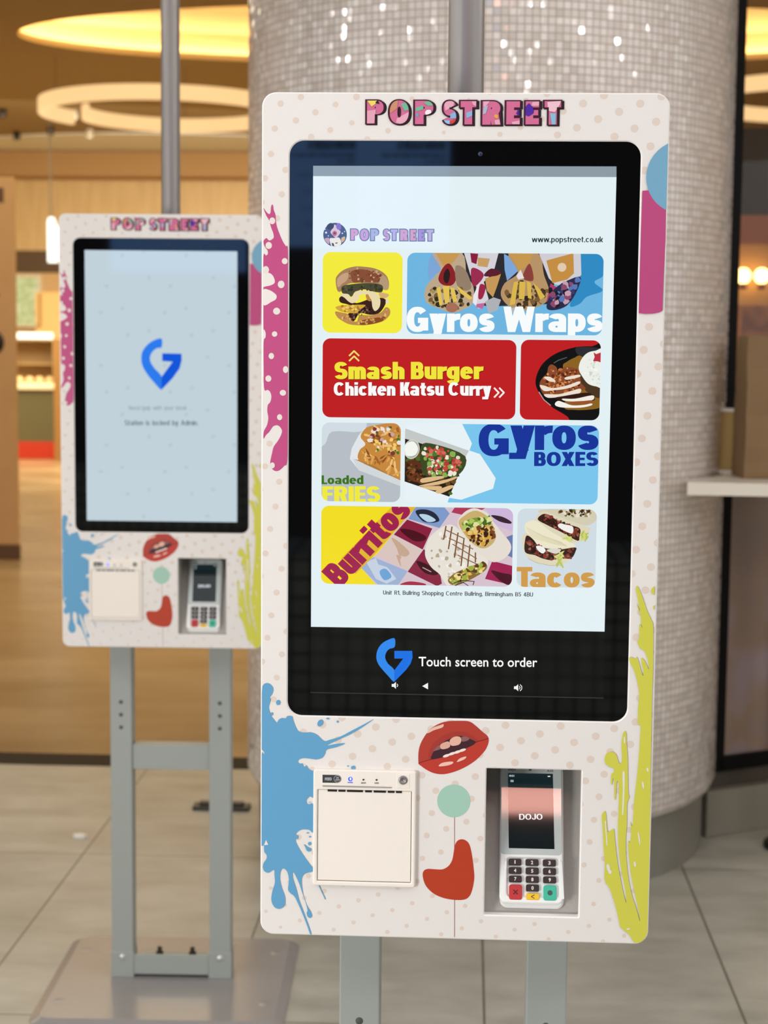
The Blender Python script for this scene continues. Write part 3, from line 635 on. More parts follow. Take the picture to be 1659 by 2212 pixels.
 ],
 'screen': [
  ["P", "#8f9da8",[-1675,2978,1677,2985,1680,2869,-1675,2864]],
  ["P", "#e6f3f7",[-1675,2864,1680,2869,1665,-2204,-1673,-2209]],
  ["P", "#040605",[-1673,-2209,1665,-2204,1671,-2976,-1676,-2978]],
  ["P", "#2c3332",[-1676,-2966,1671,-2963,1671,-2976,-1676,-2978]],
  ["S", "#2f8af0",[-715,-2326,-790,-2344,-862,-2391,-909,-2465,-922,-2549,-900,-2622,-854,-2684,-786,-2759,-713,-2828,-714,-2695,-787,-2620,-820,-2553,-810,-2493,-775,-2449,-714,-2424]],
  ["P", "#1672e6",[-714,-2695,-713,-2828,-578,-2684,-530,-2615,-507,-2542,-513,-2466,-716,-2470,-715,-2559,-614,-2557]],
  ["T", "#ffffff", "Touch screen to order",[-436,-2641,912,-2625,109],0.012],
  ["P", "#f4f6f6",[-742,-2853,-721,-2853,-694,-2828,-693,-2909,-720,-2885,-742,-2886]],
  ["L", "#f4f6f6",8,[-680,-2852,-672,-2868,-680,-2884]],
  ["P", "#f4f6f6",[653,-2852,674,-2852,700,-2827,702,-2908,675,-2884,653,-2885]],
  ["L", "#f4f6f6",8,[714,-2851,722,-2867,714,-2884]],
  ["L", "#f4f6f6",8,[722,-2832,741,-2851,741,-2883,723,-2903]],
  ["P", "#f4f6f6",[-393,-2871,-327,-2831,-326,-2907]],
  ["T", "#23333a", "www.popstreet.co.uk",[763,2153,1548,2158,62],0.16],
  ["T", "#2b3a40", "Unit R1, Bullring Shopping Centre Bullring, Birmingham B5 4BU",[-851,-1821,849,-1814,48],0.15],
  ["T", "#6d7ba6", "P",[-1258,2154,-1157,2155,137],0.42],
  ["T", "#6d7ba6", "O",[-1153,2151,-1039,2151,141],0.42],
  ["T", "#6d7ba6", "P",[-1035,2151,-930,2152,142],0.42],
  ["T", "#6d7ba6", "S",[-892,2150,-806,2151,142],0.42],
  ["T", "#6d7ba6", "T",[-813,2153,-716,2154,138],0.42],
  ["T", "#6d7ba6", "R",[-709,2151,-603,2152,141],0.42],
  ["T", "#6d7ba6", "E",[-596,2150,-510,2151,140],0.42],
  ["T", "#6d7ba6", "E",[-504,2151,-419,2151,139],0.42],
  ["T", "#6d7ba6", "T",[-417,2150,-317,2151,141],0.42],
  ["T", "#d2a3d0", "P",[-1247,2164,-1168,2165,117],0.3],
  ["T", "#c9a2d8", "O",[-1141,2161,-1051,2162,121],0.3],
  ["T", "#a8b4dc", "P",[-1024,2162,-942,2162,120],0.3],
  ["T", "#c4a0d6", "S",[-881,2160,-818,2161,122],0.3],
  ["T", "#b9b0e6", "T",[-802,2163,-727,2164,118],0.3],
  ["T", "#d0a2cc", "R",[-698,2162,-614,2162,119],0.3],
  ["T", "#d49ec6", "E",[-585,2161,-522,2161,119],0.3],
  ["T", "#a890d8", "E",[-493,2161,-430,2162,119],0.3],
  ["T", "#bcb2dc", "T",[-406,2160,-328,2161,121],0.3],
 ],
 'avatar': [
  ["E", "#4c5a86",[-1426,2221,132,132,0]],
  ["S", "#d9c6d8",[-1461,2281,-1437,2329,-1417,2325,-1388,2281,-1364,2257,-1380,2221,-1416,2189,-1453,2217,-1477,2248]],
  ["S", "#3c3f5c",[-1518,2320,-1478,2351,-1441,2333,-1445,2297,-1477,2276,-1514,2288]],
  ["S", "#8b74c8",[-1413,2329,-1387,2351,-1364,2337,-1358,2289,-1384,2275,-1409,2293]],
  ["S", "#c06f88",[-1455,2245,-1433,2266,-1408,2253,-1406,2225,-1430,2205,-1451,2221]],
  ["E", "#7a3a58",[-1430,2238,14,11,0]],
  ["S", "#eee9e2",[-1485,2177,-1436,2185,-1380,2189,-1355,2129,-1379,2097,-1424,2091,-1468,2101]],
  ["P", "#4a4648",[-1464,2133,-1440,2125,-1432,2093,-1456,2098]],
  ["P", "#4a4648",[-1424,2133,-1395,2137,-1399,2125,-1420,2123]],
  ["S", "#caa0b4",[-1542,2176,-1493,2184,-1493,2120,-1525,2144]],
  ["S", "#d8b48a",[-1355,2185,-1315,2202,-1319,2162,-1351,2137]],
  ["E", "#e6eef2",[-1526,2244,11,11,0]],
  ["E", "#e6eef2",[-1538,2280,6,6,0]],
  ["E", "#e6eef2",[-1344,2237,8,8,0]],
  ["E", "#e6eef2",[-1319,2257,6,6,0]],
  ["E", "#e6eef2",[-1501,2208,6,6,0]],
 ],
 't_burger': [
  ["P", "#f6ee3c",[-1628,2080,-592,2086,-581,1060,-1622,1050]],
  ["S", "#a8805c",[-1415,1724,-1406,1759,-1359,1812,-1288,1851,-1193,1873,-1093,1870,-992,1856,-909,1824,-849,1775,-822,1716,-818,1658,-833,1617,-889,1622,-1002,1680,-1180,1690,-1287,1672,-1357,1595,-1393,1600,-1411,1665]],
  ["S", "#c9a282",[-1400,1724,-1347,1783,-1276,1801,-1287,1725,-1346,1677,-1390,1642]],
  ["S", "#8a4f36",[-1240,1819,-1122,1843,-974,1803,-914,1751,-943,1698,-1121,1702,-1216,1696,-1246,1760]],
  ["K",[ "#6e4630", "#c8a684", "#7c3e26"],40,15.6,[-1359,1806,-1181,1860,-944,1821,-854,1704,-1002,1703,-1240,1707],2,1.0],
  ["S", "#b89a78",[-931,1680,-896,1774,-849,1751,-821,1681,-830,1620,-889,1625]],
  ["S", "#4c4a32",[-1346,1648,-1263,1672,-1121,1688,-973,1686,-892,1663,-895,1593,-972,1592,-1091,1620,-1179,1596,-1238,1537,-1274,1566,-1340,1577]],
  ["K",[ "#2c3226", "#5e5c3c", "#3a3c2a"],26,18.0,[-1340,1642,-1180,1678,-901,1663,-901,1598,-1179,1608,-1328,1583],3,1.0],
  ["S", "#3a2018",[-1375,1512,-1345,1542,-1274,1507,-1178,1467,-1030,1515,-912,1528,-852,1505,-864,1440,-928,1357,-1029,1339,-1142,1355,-1206,1266,-1260,1295,-1273,1348,-1166,1396,-1273,1449,-1357,1471]],
  ["S", "#d8a83e",[-1416,1418,-1345,1442,-1261,1443,-1166,1449,-1077,1444,-1142,1391,-1177,1355,-1284,1360,-1368,1377]],
  ["K",[ "#f0cc60", "#b07c28", "#f2dc90"],26,18.0,[-1368,1430,-1178,1443,-1107,1438,-1178,1367,-1344,1377],4,1.0],
  ["S", "#ecdcae",[-1375,1565,-1274,1566,-1238,1525,-1191,1596,-1073,1606,-966,1586,-930,1540,-912,1493,-923,1422,-970,1380,-1000,1421,-1012,1492,-1048,1556,-1143,1555,-1149,1514,-1214,1467,-1262,1478,-1315,1525]],
  ["S", "#c08a48",[-1078,1556,-1049,1562,-1018,1492,-1060,1503]],
  ["S", "#d8b078",[-924,1587,-823,1570,-829,1540,-870,1522,-918,1540]],
  ["S", "#e4dcc0",[-847,1528,-817,1493,-822,1464,-852,1464]],
  ["S", "#c08c50",[-1418,1371,-1344,1360,-1272,1343,-1248,1284,-1177,1261,-1142,1332,-1029,1333,-910,1363,-852,1423,-810,1405,-801,1358,-827,1311,-892,1263,-1022,1230,-1141,1220,-1260,1231,-1343,1271,-1397,1312]],
  ["S", "#8a4a20",[-1141,1267,-1011,1298,-898,1310,-880,1275,-998,1236,-1129,1226]],
  ["K",[ "#e2b878", "#8a5426", "#d6a05a"],46,15.0,[-1385,1342,-1272,1325,-1177,1249,-1058,1315,-834,1399,-850,1311,-1058,1238,-1296,1254],5,1.0],
  ["K",[ "#160a08", "#5a3428", "#8a6658"],40,13.8,[-1261,1343,-1166,1396,-1059,1433,-970,1363,-1153,1326,-1207,1272],6,1.0],
 ],
 't_wraps': [
  ["P", "#6fb7e2",[-668,2057,1642,2072,1666,1046,-657,1024]],
  ["S", "#2f8cc4",[1237,2029,1589,2032,1567,1803,1461,1721,1558,1627,1383,1558,1303,1477,1195,1462,1298,1733]],
  ["P", "#2a2a30",[-26,2034,939,2041,1027,1718,950,1474,297,1441,105,1480]],
  ["S", "#bfa98c",[-326,2032,-12,2034,46,1791,123,1657,119,1480,-3,1398,-112,1370,-277,1423,-387,1476,-423,1557,-390,1680,-282,1816]],
  ["S", "#7ea8d8",[-353,2005,-298,1951,-242,1843,-323,1775,-370,1734,-385,1856]],
  ["P", "#c99a50",[-298,2025,-26,2027,-120,1912,-215,1884]],
  ["S", "#8c1f24",[-268,1748,-215,1871,-147,1912,-84,1817,-76,1723,-130,1668,-226,1681]],
  ["S", "#2a1a1e",[-207,1803,-167,1857,-138,1790,-164,1695,-206,1722]],
  ["S", "#96806a",[-78,1885,31,1845,102,1656,21,1615,-62,1682]],
  ["K",[ "#4c3a24", "#7a5c34", "#2e2a1c", "#a89058"],50,35.8,[-389,1598,-280,1653,103,1616,119,1480,-112,1383,-346,1476],7,1.0],
  ["P", "#e6c456",[-287,1640,-246,1654,-216,1464,-250,1443]],
  ["P", "#e6c456",[-219,1661,-144,1668,-141,1492,-189,1457]],
  ["P", "#e6c456",[-137,1655,-89,1641,-52,1492,-100,1485]],
  ["P", "#e6c456",[-62,1669,-6,1628,118,1535,84,1514,-20,1588]],
  ["E", "#a87058",[-113,1427,68,54,0]],
  ["P", "#d8d4dc",[15,2028,396,2030,345,1821,238,1712,295,1522,188,1413,132,1467,157,1657,87,1792]],
  ["P", "#8a1c3c",[83,2028,172,2022,153,1907,98,1927]],
  ["P", "#c9a066",[166,1981,302,1969,276,1874,167,1887]],
  ["S", "#9c2a50",[93,1846,154,1860,237,1793,184,1698,116,1670]],
  ["S", "#a02448",[197,1684,259,1658,227,1535,179,1535]],
  ["P", "#c89a58",[251,1752,427,1801,388,1672,343,1543,273,1617]],
  ["S", "#5c1c2c",[237,1779,317,1861,427,1821,373,1780]],
  ["P", "#b0b4ba",[255,1495,350,1543,432,1517,393,1401,298,1366]],
  ["P", "#c46aa0",[153,1467,255,1481,229,1413,160,1433]],
  ["P", "#efeaf0",[124,1562,190,1711,160,1453,119,1480]],
  ["P", "#7ea8dc",[457,2024,533,1984,617,1836,496,1727,467,1849]],
  ["S", "#b99468",[505,2031,831,2033,903,1798,968,1609,923,1487,706,1404,529,1443,431,1564,470,1700,617,1823]],
  ["P", "#c9994e",[519,2027,777,2029,738,1918,631,1836]],
  ["S", "#8c4038",[672,1796,738,1918,780,1824,782,1729,687,1742]],
  ["P", "#e6e0e2",[598,1782,644,1850,686,1756,619,1742]],
  ["K",[ "#4a3820", "#7c5c34", "#2c2418", "#b09468"],50,35.1,[470,1673,591,1741,961,1623,909,1487,679,1417,515,1456],8,1.0],
  ["P", "#dcb84e",[572,1714,619,1721,589,1471,528,1457]],
  ["P", "#dcb84e",[633,1721,701,1715,691,1526,629,1525]],
  ["P", "#dcb84e",[782,1709,838,1662,921,1555,868,1520]],
  ["P", "#dcb84e",[714,1729,762,1702,772,1526,731,1540]],
  ["P", "#b4bcc0",[515,1416,624,1444,659,1403,592,1349]],
  ["P", "#d2d0d6",[844,2033,1305,2036,1317,1801,1218,1665,1027,1691,958,1758]],
  ["P", "#c68f42",[927,1953,1224,2036,1235,1814,1162,1746,1000,1704]],
  ["E", "#e2cdb0",[1101,1880,49,49,0]],
  ["P", "#b03a6c",[980,1704,1041,1664,1017,1515,936,1501]],
  ["S", "#2c2a4c",[1028,1650,1297,1781,1273,1625,1168,1462,1019,1406,937,1446]],
  ["K",[ "#c8a0b0", "#3a3a6c", "#8c4a6c", "#5a78b8", "#1a1a24"],40,41.3,[974,1623,1284,1760,1248,1544,1114,1448,964,1447],9,1.0],
  ["T", "#fbfeff", "Gyros Wraps",[-614,1150,1565,1170,281],0.27],
 ],
 't_smash': [
  ["P", "#c11c20",[-1645,1126,751,1148,770,114,-1639,85]],
  ["T", "#7a1410", "Smash Burger",[-1414,607,258,625,194],0.27],
  ["T", "#f3e83c", "Smash Burger",[-1420,615,252,633,194],0.27],
  ["T", "#7a1410", "Chicken Katsu Curry",[-1421,425,347,444,150],0.25],
  ["T", "#fdfcfa", "Chicken Katsu Curry",[-1427,431,341,450,150],0.25],
  ["L", "#fdf4ee",18,[373,536,424,485,375,433]],
  ["L", "#fdf4ee",18,[431,537,482,486,433,433]],
  ["L", "#f3e070",18,[-1255,880,-1202,933,-1147,881]],
  ["L", "#f3e070",18,[-1255,823,-1201,875,-1147,824]],
 ],
 't_katsu': [
  ["P", "#c11c20",[582,1121,1633,1130,1658,76,600,63]],
  ["S", "#0c0c0e",[1636,1001,1451,1011,1296,1004,1143,965,1020,908,910,814,850,702,833,596,866,503,943,404,1031,324,1126,269,1195,226,1271,171,1656,138]],
  ["S", "#2a2c30",[1290,1001,1550,988,1552,926,1391,900,1292,923]],
  ["L", "#5a6064",9,[1034,822,1083,853,1175,885]],
  ["L", "#b8aeb0",9,[873,497,930,410,1006,349]],
  ["S", "#8c6420",[1134,779,1176,835,1256,880,1348,896,1557,697,1563,417,1553,330,1404,304,1268,302,1155,332,1213,569]],
  ["S", "#4a3420",[1333,732,1560,573,1550,436,1400,509,1323,632]],
  ["S", "#eef2ea",[1311,756,1322,831,1361,899,1415,943,1489,961,1588,962,1597,573,1510,566,1417,596,1347,682]],
  ["K",[ "#dfe4d8", "#f8fbf6", "#ccd2c4"],40,13.8,[1333,756,1392,893,1542,821,1547,585,1460,597],10,1.0],
  ["P", "#c03040",[1471,944,1502,925,1551,944,1554,833,1516,845,1467,845,1484,894]],
  ["S", "#8a4a28",[973,778,1009,806,1060,778,1085,742,1177,780,1302,756,1328,682,1342,601,1393,540,1332,508,1308,458,1122,450,992,436,916,479,877,578,907,653,956,703]],
  ["K",[ "#c06a30", "#6a2c14", "#d89058", "#502010"],120,18.8,[914,628,985,765,1178,767,1302,744,1336,595,1276,508,991,473],11,1.0],
  ["S", "#f0e2d0",[928,665,994,666,1050,629,1044,611,976,622]],
  ["S", "#f0e2d0",[880,572,940,566,1027,542,1188,575,1311,620,1318,589,1182,538,1027,517,928,510]],
  ["S", "#f0e2d0",[1161,662,1309,694,1322,670,1186,637]],
  ["S", "#f0e2d0",[935,473,1090,474,1214,507,1331,539,1326,489,1190,457,1054,437,967,436]],
  ["S", "#30180e",[1042,430,1153,456,1400,496,1482,460,1489,410,1371,397,1154,400]],
  ["S", "#f6efe4",[1135,425,1278,427,1463,466,1488,435,1452,410,1278,396,1166,401]],
  ["S", "#9a5428",[1216,389,1371,403,1464,410,1453,373,1279,358]],
  ["S", "#f8f4ec",[1055,374,1092,400,1154,382,1248,352,1378,359,1459,376,1459,354,1342,328,1156,326,1068,343]],
 ],
 't_fries': [
  ["P", "#b9c0c8",[-1609,166,-596,178,-585,-814,-1604,-829]],
  ["S", "#d4dee6",[-1609,144,-1091,151,-1123,29,-1443,25,-1519,-108,-1608,-142]],
  ["P", "#e4e8ea",[-1145,-15,-1068,85,-1054,-301,-1142,-401,-1242,-281,-1221,-159]],
  ["P", "#d5dadd",[-1209,-281,-666,-516,-665,-583,-1142,-407]],
  ["P", "#b07a34",[-1198,-280,-1054,-312,-666,-472,-666,-516]],
  ["S", "#c98a3e",[-1142,-291,-1132,-180,-1067,-113,-1122,-26,-1057,74,-925,109,-794,127,-596,113,-589,-482,-810,-441,-965,-355]],
  ["K",[ "#e0a654", "#a4642a", "#f0c47a", "#8a5020", "#c98a3e"],90,29.3,[-1121,-268,-1067,-47,-980,86,-661,79,-655,-472,-921,-365],12,2.2],
  ["K",[ "#f0e2da", "#7a3c2c", "#c8a8a0", "#3c7a24", "#f4d070"],44,28.6,[-1034,-69,-969,64,-793,88,-660,-42,-680,-241,-901,-199],13,1.0],
  ["T", "#3a7416", "Loaded",[-1561,-571,-1085,-564,100],0.23],
  ["T", "#f3ec3e", "FRIES",[-1551,-775,-893,-765,180],0.25],
 ],
 't_box': [
  ["P", "#e9f5f9",[-684,177,1804,207,1828,-779,-674,-815]],
  ["P", "#7cc8f0",[-1,171,1762,192,1788,-890,507,-909,-138,-777,-115,-706,22,-726,378,-596,406,-477,225,-207,106,-169,133,-88]],
  ["P", "#c6cac8",[-628,74,100,-170,57,-253,-627,-64]],
  ["P", "#2a1c12",[-627,-42,68,-242,-113,-693,-622,-527]],
  ["K",[ "#6a4a20", "#3e2a18", "#4a6a24"],60,44.0,[-614,-185,-285,-103,46,-242,-102,-652,-589,-504],14,1.0],
  ["S", "#3c4a22",[-439,-127,-285,-103,57,-231,5,-430,-204,-455,-413,-436]],
  ["K",[ "#8ab050", "#d86858", "#c04c40", "#e4e0c4", "#4a7a2c", "#b83a34", "#f0ead8"],110,33.0,[-428,-149,-285,-109,46,-242,-17,-441,-391,-468],15,1.0],
  ["E", "#d8d8d0",[-543,-162,88,110,-10]],
  ["E", "#a8b0a4",[-543,-162,79,99,-10]],
  ["S", "#f6f8f2",[-610,-107,-527,-73,-472,-150,-504,-227,-592,-239,-620,-185]],
  ["S", "#5a3018",[-591,-295,-481,-288,-425,-347,-469,-392,-568,-360]],
  ["S", "#6a381a",[-601,-416,-524,-382,-435,-480,-423,-535,-522,-525,-589,-471]],
  ["K",[ "#8a5428", "#3c1e0c"],30,19.8,[-591,-306,-436,-359,-434,-524,-589,-438],16,1.0],
  ["S", "#e0bc88",[-424,-491,-204,-460,-193,-488,-412,-541]],
  ["S", "#e0bc88",[-445,-569,-148,-498,-39,-464,-50,-491,-225,-555,-412,-579]],
  ["S", "#e0bc88",[-434,-585,-213,-576,-224,-615,-301,-622]],
  ["S", "#e0bc88",[-268,-632,-104,-564,-70,-586,-212,-659]],
  ["T", "#14349a", "G",[211,-232,548,-227,366],0.25],
  ["T", "#14349a", "y",[551,-157,838,-153,275],0.25],
  ["T", "#14349a", "ros",[838,-153,1548,-144,274],0.25],
  ["T", "#14349a", "BOXES",[834,-334,1550,-324,159],0.25],
 ],
 't_burrito': [
  ["P", "#d8c4d0",[-1582,-777,721,-744,740,-1780,-1576,-1820]],
  ["P", "#8c1f3c",[-587,-960,-301,-1058,-407,-1299,-735,-1133]],
  ["P", "#7f9ccc",[-494,-815,-169,-811,-107,-885,-220,-1050,-574,-953]],
  ["P", "#dcc6c0",[-735,-1140,-407,-1299,-574,-1548,-937,-1369]],
  ["P", "#9fb4d6",[-991,-1384,-574,-1548,-688,-1722,-893,-1726,-1113,-1509]],
  ["P", "#8a2440",[-393,-1292,-214,-1522,-184,-1686,-238,-1715,-574,-1555]],
  ["P", "#b03a58",[-87,-871,-47,-809,318,-804,117,-915]],
  ["P", "#d0b8dc",[291,-804,642,-799,647,-1098,388,-993]],
  ["P", "#a01c50",[382,-1416,653,-1480,657,-1699,304,-1623]],
  ["P", "#6c7cac",[539,-1141,647,-1098,652,-1398,543,-1345]],
  ["S", "#23283c",[-493,-863,-385,-841,-276,-880,-221,-961,-275,-989,-356,-991,-424,-964]],
  ["S", "#b8d4ea",[-452,-903,-357,-902,-262,-962,-356,-984]],
  ["S", "#4c0c1c",[-667,-1077,-545,-1075,-381,-1141,-394,-1196,-517,-1198]],
  ["S", "#c8a890",[-762,-1174,-680,-1214,-556,-1335,-623,-1391,-705,-1365,-649,-1502,-692,-1310]],
  ["S", "#3c0c18",[-473,-1430,-350,-1469,-227,-1550,-267,-1591,-376,-1566,-445,-1498]],
  ["L", "#c8a0a0",11,[-404,-1504,-309,-1551]],
  ["S", "#3a2430",[360,-898,482,-910,584,-963,577,-990,455,-965]],
  ["S", "#4a0820",[370,-1526,492,-1551,601,-1577,576,-1687,466,-1634]],
  ["S", "#a83048",[-647,-1694,-539,-1665,-375,-1689,-402,-1717,-633,-1721]],
  ["P", "#c8d4e4",[-1045,-1453,-937,-1403,-909,-1478,-813,-1504,-785,-1531,-702,-1640,-811,-1697,-934,-1644]],
  ["S", "#6fa6d8",[-894,-1561,-826,-1525,-757,-1613,-839,-1656]],
  ["P", "#f6e022",[-1609,-804,-481,-788,-923,-1355,-1106,-1516,-892,-1753,-1604,-1765]],
  ["P", "#e4b830",[-1332,-1416,-765,-819,-487,-815,-991,-1411,-1099,-1523,-1167,-1592]],
  ["T", "#b8283a", "Burritos",[-1344,-1766,-526,-865,292],0.29],
  ["T", "#a02050", "Burritos",[-1341,-1761,-531,-868,282],0.26],
  ["S", "#e9e3d8",[-379,-1360,-354,-1209,-287,-1112,-139,-1015,-17,-1047,190,-1283,327,-1390,302,-1513,126,-1571,-89,-1698,-144,-1685,-213,-1577,-309,-1496]],
  ["K",[ "#cfc6b6", "#f4f0e8", "#b8a890"],36,27.0,[-352,-1346,-219,-1111,191,-1324,-76,-1657],17,1.0],
  ["L", "#7a4c2e",15,[-146,-1028,-171,-1179]],
  ["L", "#7a4c2e",15,[-78,-1034,-115,-1287]],
  ["L", "#7a4c2e",15,[-9,-1101,-46,-1382]],
  ["L", "#7a4c2e",15,[60,-1162,30,-1477]],
  ["L", "#7a4c2e",15,[128,-1236,105,-1489]],
  ["L", "#7a4c2e",15,[191,-1324,192,-1433]],
  ["L", "#8a5c3c",11,[-152,-1069,53,-1162]],
  ["L", "#8a5c3c",11,[-110,-1164,163,-1283]],
  ["L", "#8a5c3c",11,[-68,-1232,205,-1392]],
  ["L", "#8a5c3c",11,[-12,-1354,220,-1460]],
  ["S", "#8a6a34",[-117,-1644,-37,-1560,125,-1489,287,-1432,315,-1513,127,-1640,-48,-1698]],
  ["K",[ "#e0b850", "#f0dc90", "#5c3a1c", "#9cb040"],60,33.0,[-103,-1644,58,-1517,301,-1445,275,-1541,-8,-1683],18,1.0],
  ["S", "#e8dfd4",[-17,-999,49,-876,169,-819,319,-872,374,-953,484,-1087,588,-1222,570,-1331,463,-1415,355,-1417,190,-1296,80,-1175]],
  ["S", "#cdb070",[-4,-999,63,-903,183,-846,306,-899,375,-993,418,-1129,379,-1225,271,-1275,135,-1202]],
  ["S", "#7a9a34",[37,-985,171,-928,347,-926,361,-980,186,-1010,64,-1025]],
  ["K",[ "#4a6a20", "#b0c860", "#e0e0a0"],40,32.4,[50,-957,347,-912,361,-994,25,-1108],19,1.0],
  ["K",[ "#d8a040", "#3a1e10", "#7a4420", "#e8c870", "#4a2814"],80,33.0,[78,-1066,375,-1007,404,-1143,271,-1254,121,-1174],20,1.0],
  ["L", "#2c2428",9,[-62,-1684,32,-1641,182,-1653,169,-1694]],
  ["L", "#2c2428",8,[-35,-1704,60,-1668,115,-1702]],
 ],
 't_tacos': [
  ["P", "#d3dfe6",[588,-746,1650,-730,1675,-1806,607,-1825]],
  ["S", "#d6cfb6",[891,-855,1028,-815,1528,-814,1549,-921,1469,-991,1375,-987,1155,-920]],
  ["K",[ "#5a3826", "#3c2418", "#e8e0d0", "#6a7a34", "#a08a5c"],70,22.5,[1066,-846,1153,-819,1478,-821,1467,-897,1280,-900],21,1.0],
  ["S", "#dfd8bc",[861,-931,904,-867,978,-847,1155,-914,1457,-1017,1470,-1048,1459,-1112,1379,-1176,1273,-1194,1034,-1144,857,-1032]],
  ["S", "#3c2018",[886,-937,941,-876,1017,-885,1131,-959,1282,-1001,1364,-1037,1359,-1126,1335,-1171,1158,-1078,994,-999]],
  ["K",[ "#7c3c28", "#2c1810", "#a06048", "#8a3028"],90,21.2,[892,-937,991,-879,1358,-1050,1335,-1158,1133,-1053],22,1.0],
  ["S", "#f4f2ee",[1113,-997,1144,-977,1194,-989,1282,-1013,1277,-1089,1196,-1065,1132,-1028]],
  ["K",[ "#d4d878", "#b8c45c"],22,25.0,[1377,-1062,1452,-1074,1442,-1163,1372,-1145],23,2],
  ["S", "#efe9cc",[743,-996,861,-950,1033,-1068,1223,-1172,1318,-1228,1256,-1254,1099,-1263,911,-1234,783,-1135]],
  ["L", "#cfc69c",4,[756,-1027,946,-1120,1161,-1192]],
  ["L", "#cfc69c",4,[768,-1050,978,-1139,1173,-1201]],
  ["L", "#cfc69c",4,[780,-1073,1009,-1159,1186,-1210]],
  ["L", "#cfc69c",4,[791,-1095,1041,-1179,1199,-1218]],
  ["L", "#cfc69c",5,[803,-1118,1073,-1199,1211,-1227]],
  ["L", "#cfc69c",4,[815,-1141,1105,-1218,1224,-1236]],
  ["S", "#e2d9bc",[709,-1174,745,-1097,802,-1122,879,-1222,1037,-1264,1299,-1247,1319,-1291,1265,-1381,1166,-1446,1040,-1457,883,-1425,762,-1351]],
  ["S", "#38201a",[752,-1148,783,-1122,847,-1172,898,-1234,999,-1265,1137,-1275,1312,-1247,1319,-1291,1277,-1368,1202,-1375,1113,-1345,1064,-1397,951,-1380,862,-1343,749,-1307]],
  ["K",[ "#7a3a2a", "#2a1610", "#a0604c", "#8c3430"],90,22.5,[758,-1148,847,-1184,987,-1277,1306,-1253,1271,-1368,1039,-1384,786,-1312],24,1.0],
  ["S", "#f2f4f2",[873,-1241,936,-1240,981,-1284,950,-1322,899,-1291]],
  ["S", "#dedad0",[999,-1277,1150,-1268,1113,-1320,1037,-1308]],
  ["K",[ "#d8dc84", "#bcc860"],16,27.5,[1119,-1320,1169,-1325,1177,-1408,1128,-1440],25,2.4],
  ["K",[ "#d8dc84", "#c4cc6c"],10,27.5,[1158,-1091,1272,-1140,1261,-1191,1198,-1166],26,2],
  ["L", "#b4ae94",5,[788,-1382,883,-1428,1040,-1459,1153,-1451]],
  ["T", "#d29c4a", "Tacos",[662,-1714,1541,-1699,234],0.27],
 ],
 'printer': [
  ["P", "#3a3c40",[-1524,-3911,-1356,-3910,-1355,-4004,-1523,-4005]],
  ["E", "#3a3c40",[-1354,-3957,49,47,0]],
  ["E", "#a8aaac",[-1352,-3957,43,43,0]],
  ["E", "#3a3c40",[-1352,-3957,38,37,0]],
  ["T", "#e4e4e4", "FEED",[-1494,-3977,-1419,-3975,32],0.15],
  ["T", "#c8c8c8", "ON",[-1366,-3955,-1337,-3954,22],0.02],
  ["T", "#c8c8c8", "OFF",[-1377,-3979,-1324,-3978,20],0.02],
  ["T", "#2a3cf0", "POWER",[-1232,-4003,-1173,-4002,14],0.03],
  ["T", "#5a5a5a", "ERROR",[-1078,-4005,-1022,-4003,16],0.03],
  ["T", "#5a5a5a", "PAPER",[-925,-4003,-874,-4002,16],0.03],
  ["E", "#403c3a",[-1053,-3958,11,11,0]],
  ["E", "#403c3a",[-902,-3957,11,11,0]],
  ["L", "#8a8682",4,[-1523,-4037,-728,-4039]],
  ["L", "#a5a19c",10,[-1519,-4045,-731,-4045]],
 ],
 'printer_led': [
  ["E", "#3a50ff",[-1203,-3955,25,26,0]],
  ["E", "#b8ccff",[-1201,-3953,11,17,0]],
 ],
 'terminal': [
  ["P", "#101a1c",[-294,1522,237,1525,254,644,-278,644]],
  ["P", "#0c2024",[-294,1522,237,1525,241,1362,-290,1355]],
  ["T", "#f4f6ff", "DOJO",[-158,977,115,984,66],0.16],
  ["T", "#dfe6ea", "10:21",[-278,1480,-219,1481,21],0.03],
  ["P", "#dfe6ea",[176,1499,207,1500,207,1487,176,1487]],
  ["L", "#c8d4e4",5,[-262,1438,-226,1438]],
  ["L", "#c8d4e4",5,[-262,1429,-226,1429]],
  ["L", "#c8d4e4",5,[-262,1420,-226,1420]],
 ],
 'terminal_print': [
  ["T", "#3a4040", "dojo",[-292,1555,-200,1557,50],0.02],
  ["T", "#6a7676", "A35",[167,1544,243,1545,28],0.02],
  ["E", "#3a4040",[-31,1570,18,14,0]],
 ],
 'lock': [
  ["P", "#c3d4dd",[-1723,3007,1703,3006,1717,-3021,-1683,-3019]],
  ["E", "#bacad2",[-851,2878,49,36,37]],
  ["E", "#bacad2",[-380,2973,49,36,74]],
  ["E", "#bacad2",[558,2890,49,36,58]],
  ["E", "#bacad2",[1028,2985,49,36,5]],
  ["E", "#bacad2",[-1203,2207,50,37,0]],
  ["E", "#bacad2",[-260,2398,49,36,74]],
  ["E", "#bacad2",[209,2219,49,36,21]],
  ["E", "#bacad2",[1150,2410,49,37,5]],
  ["E", "#bacad2",[1620,2232,49,37,42]],
  ["E", "#bacad2",[-1331,1627,49,37,0]],
  ["E", "#bacad2",[-858,1722,49,37,37]],
  ["E", "#bacad2",[84,1640,50,37,21]],
  ["E", "#bacad2",[555,1735,49,37,58]],
  ["E", "#bacad2",[1497,1653,49,37,42]],
  ["E", "#bacad2",[-739,1143,49,37,37]],
  ["E", "#bacad2",[-266,1239,50,37,74]],
  ["E", "#bacad2",[677,1156,49,37,58]],
  ["E", "#bacad2",[1149,1253,49,37,5]],
  ["E", "#bacad2",[-1340,463,50,37,0]],
  ["E", "#bacad2",[-392,656,50,37,74]],
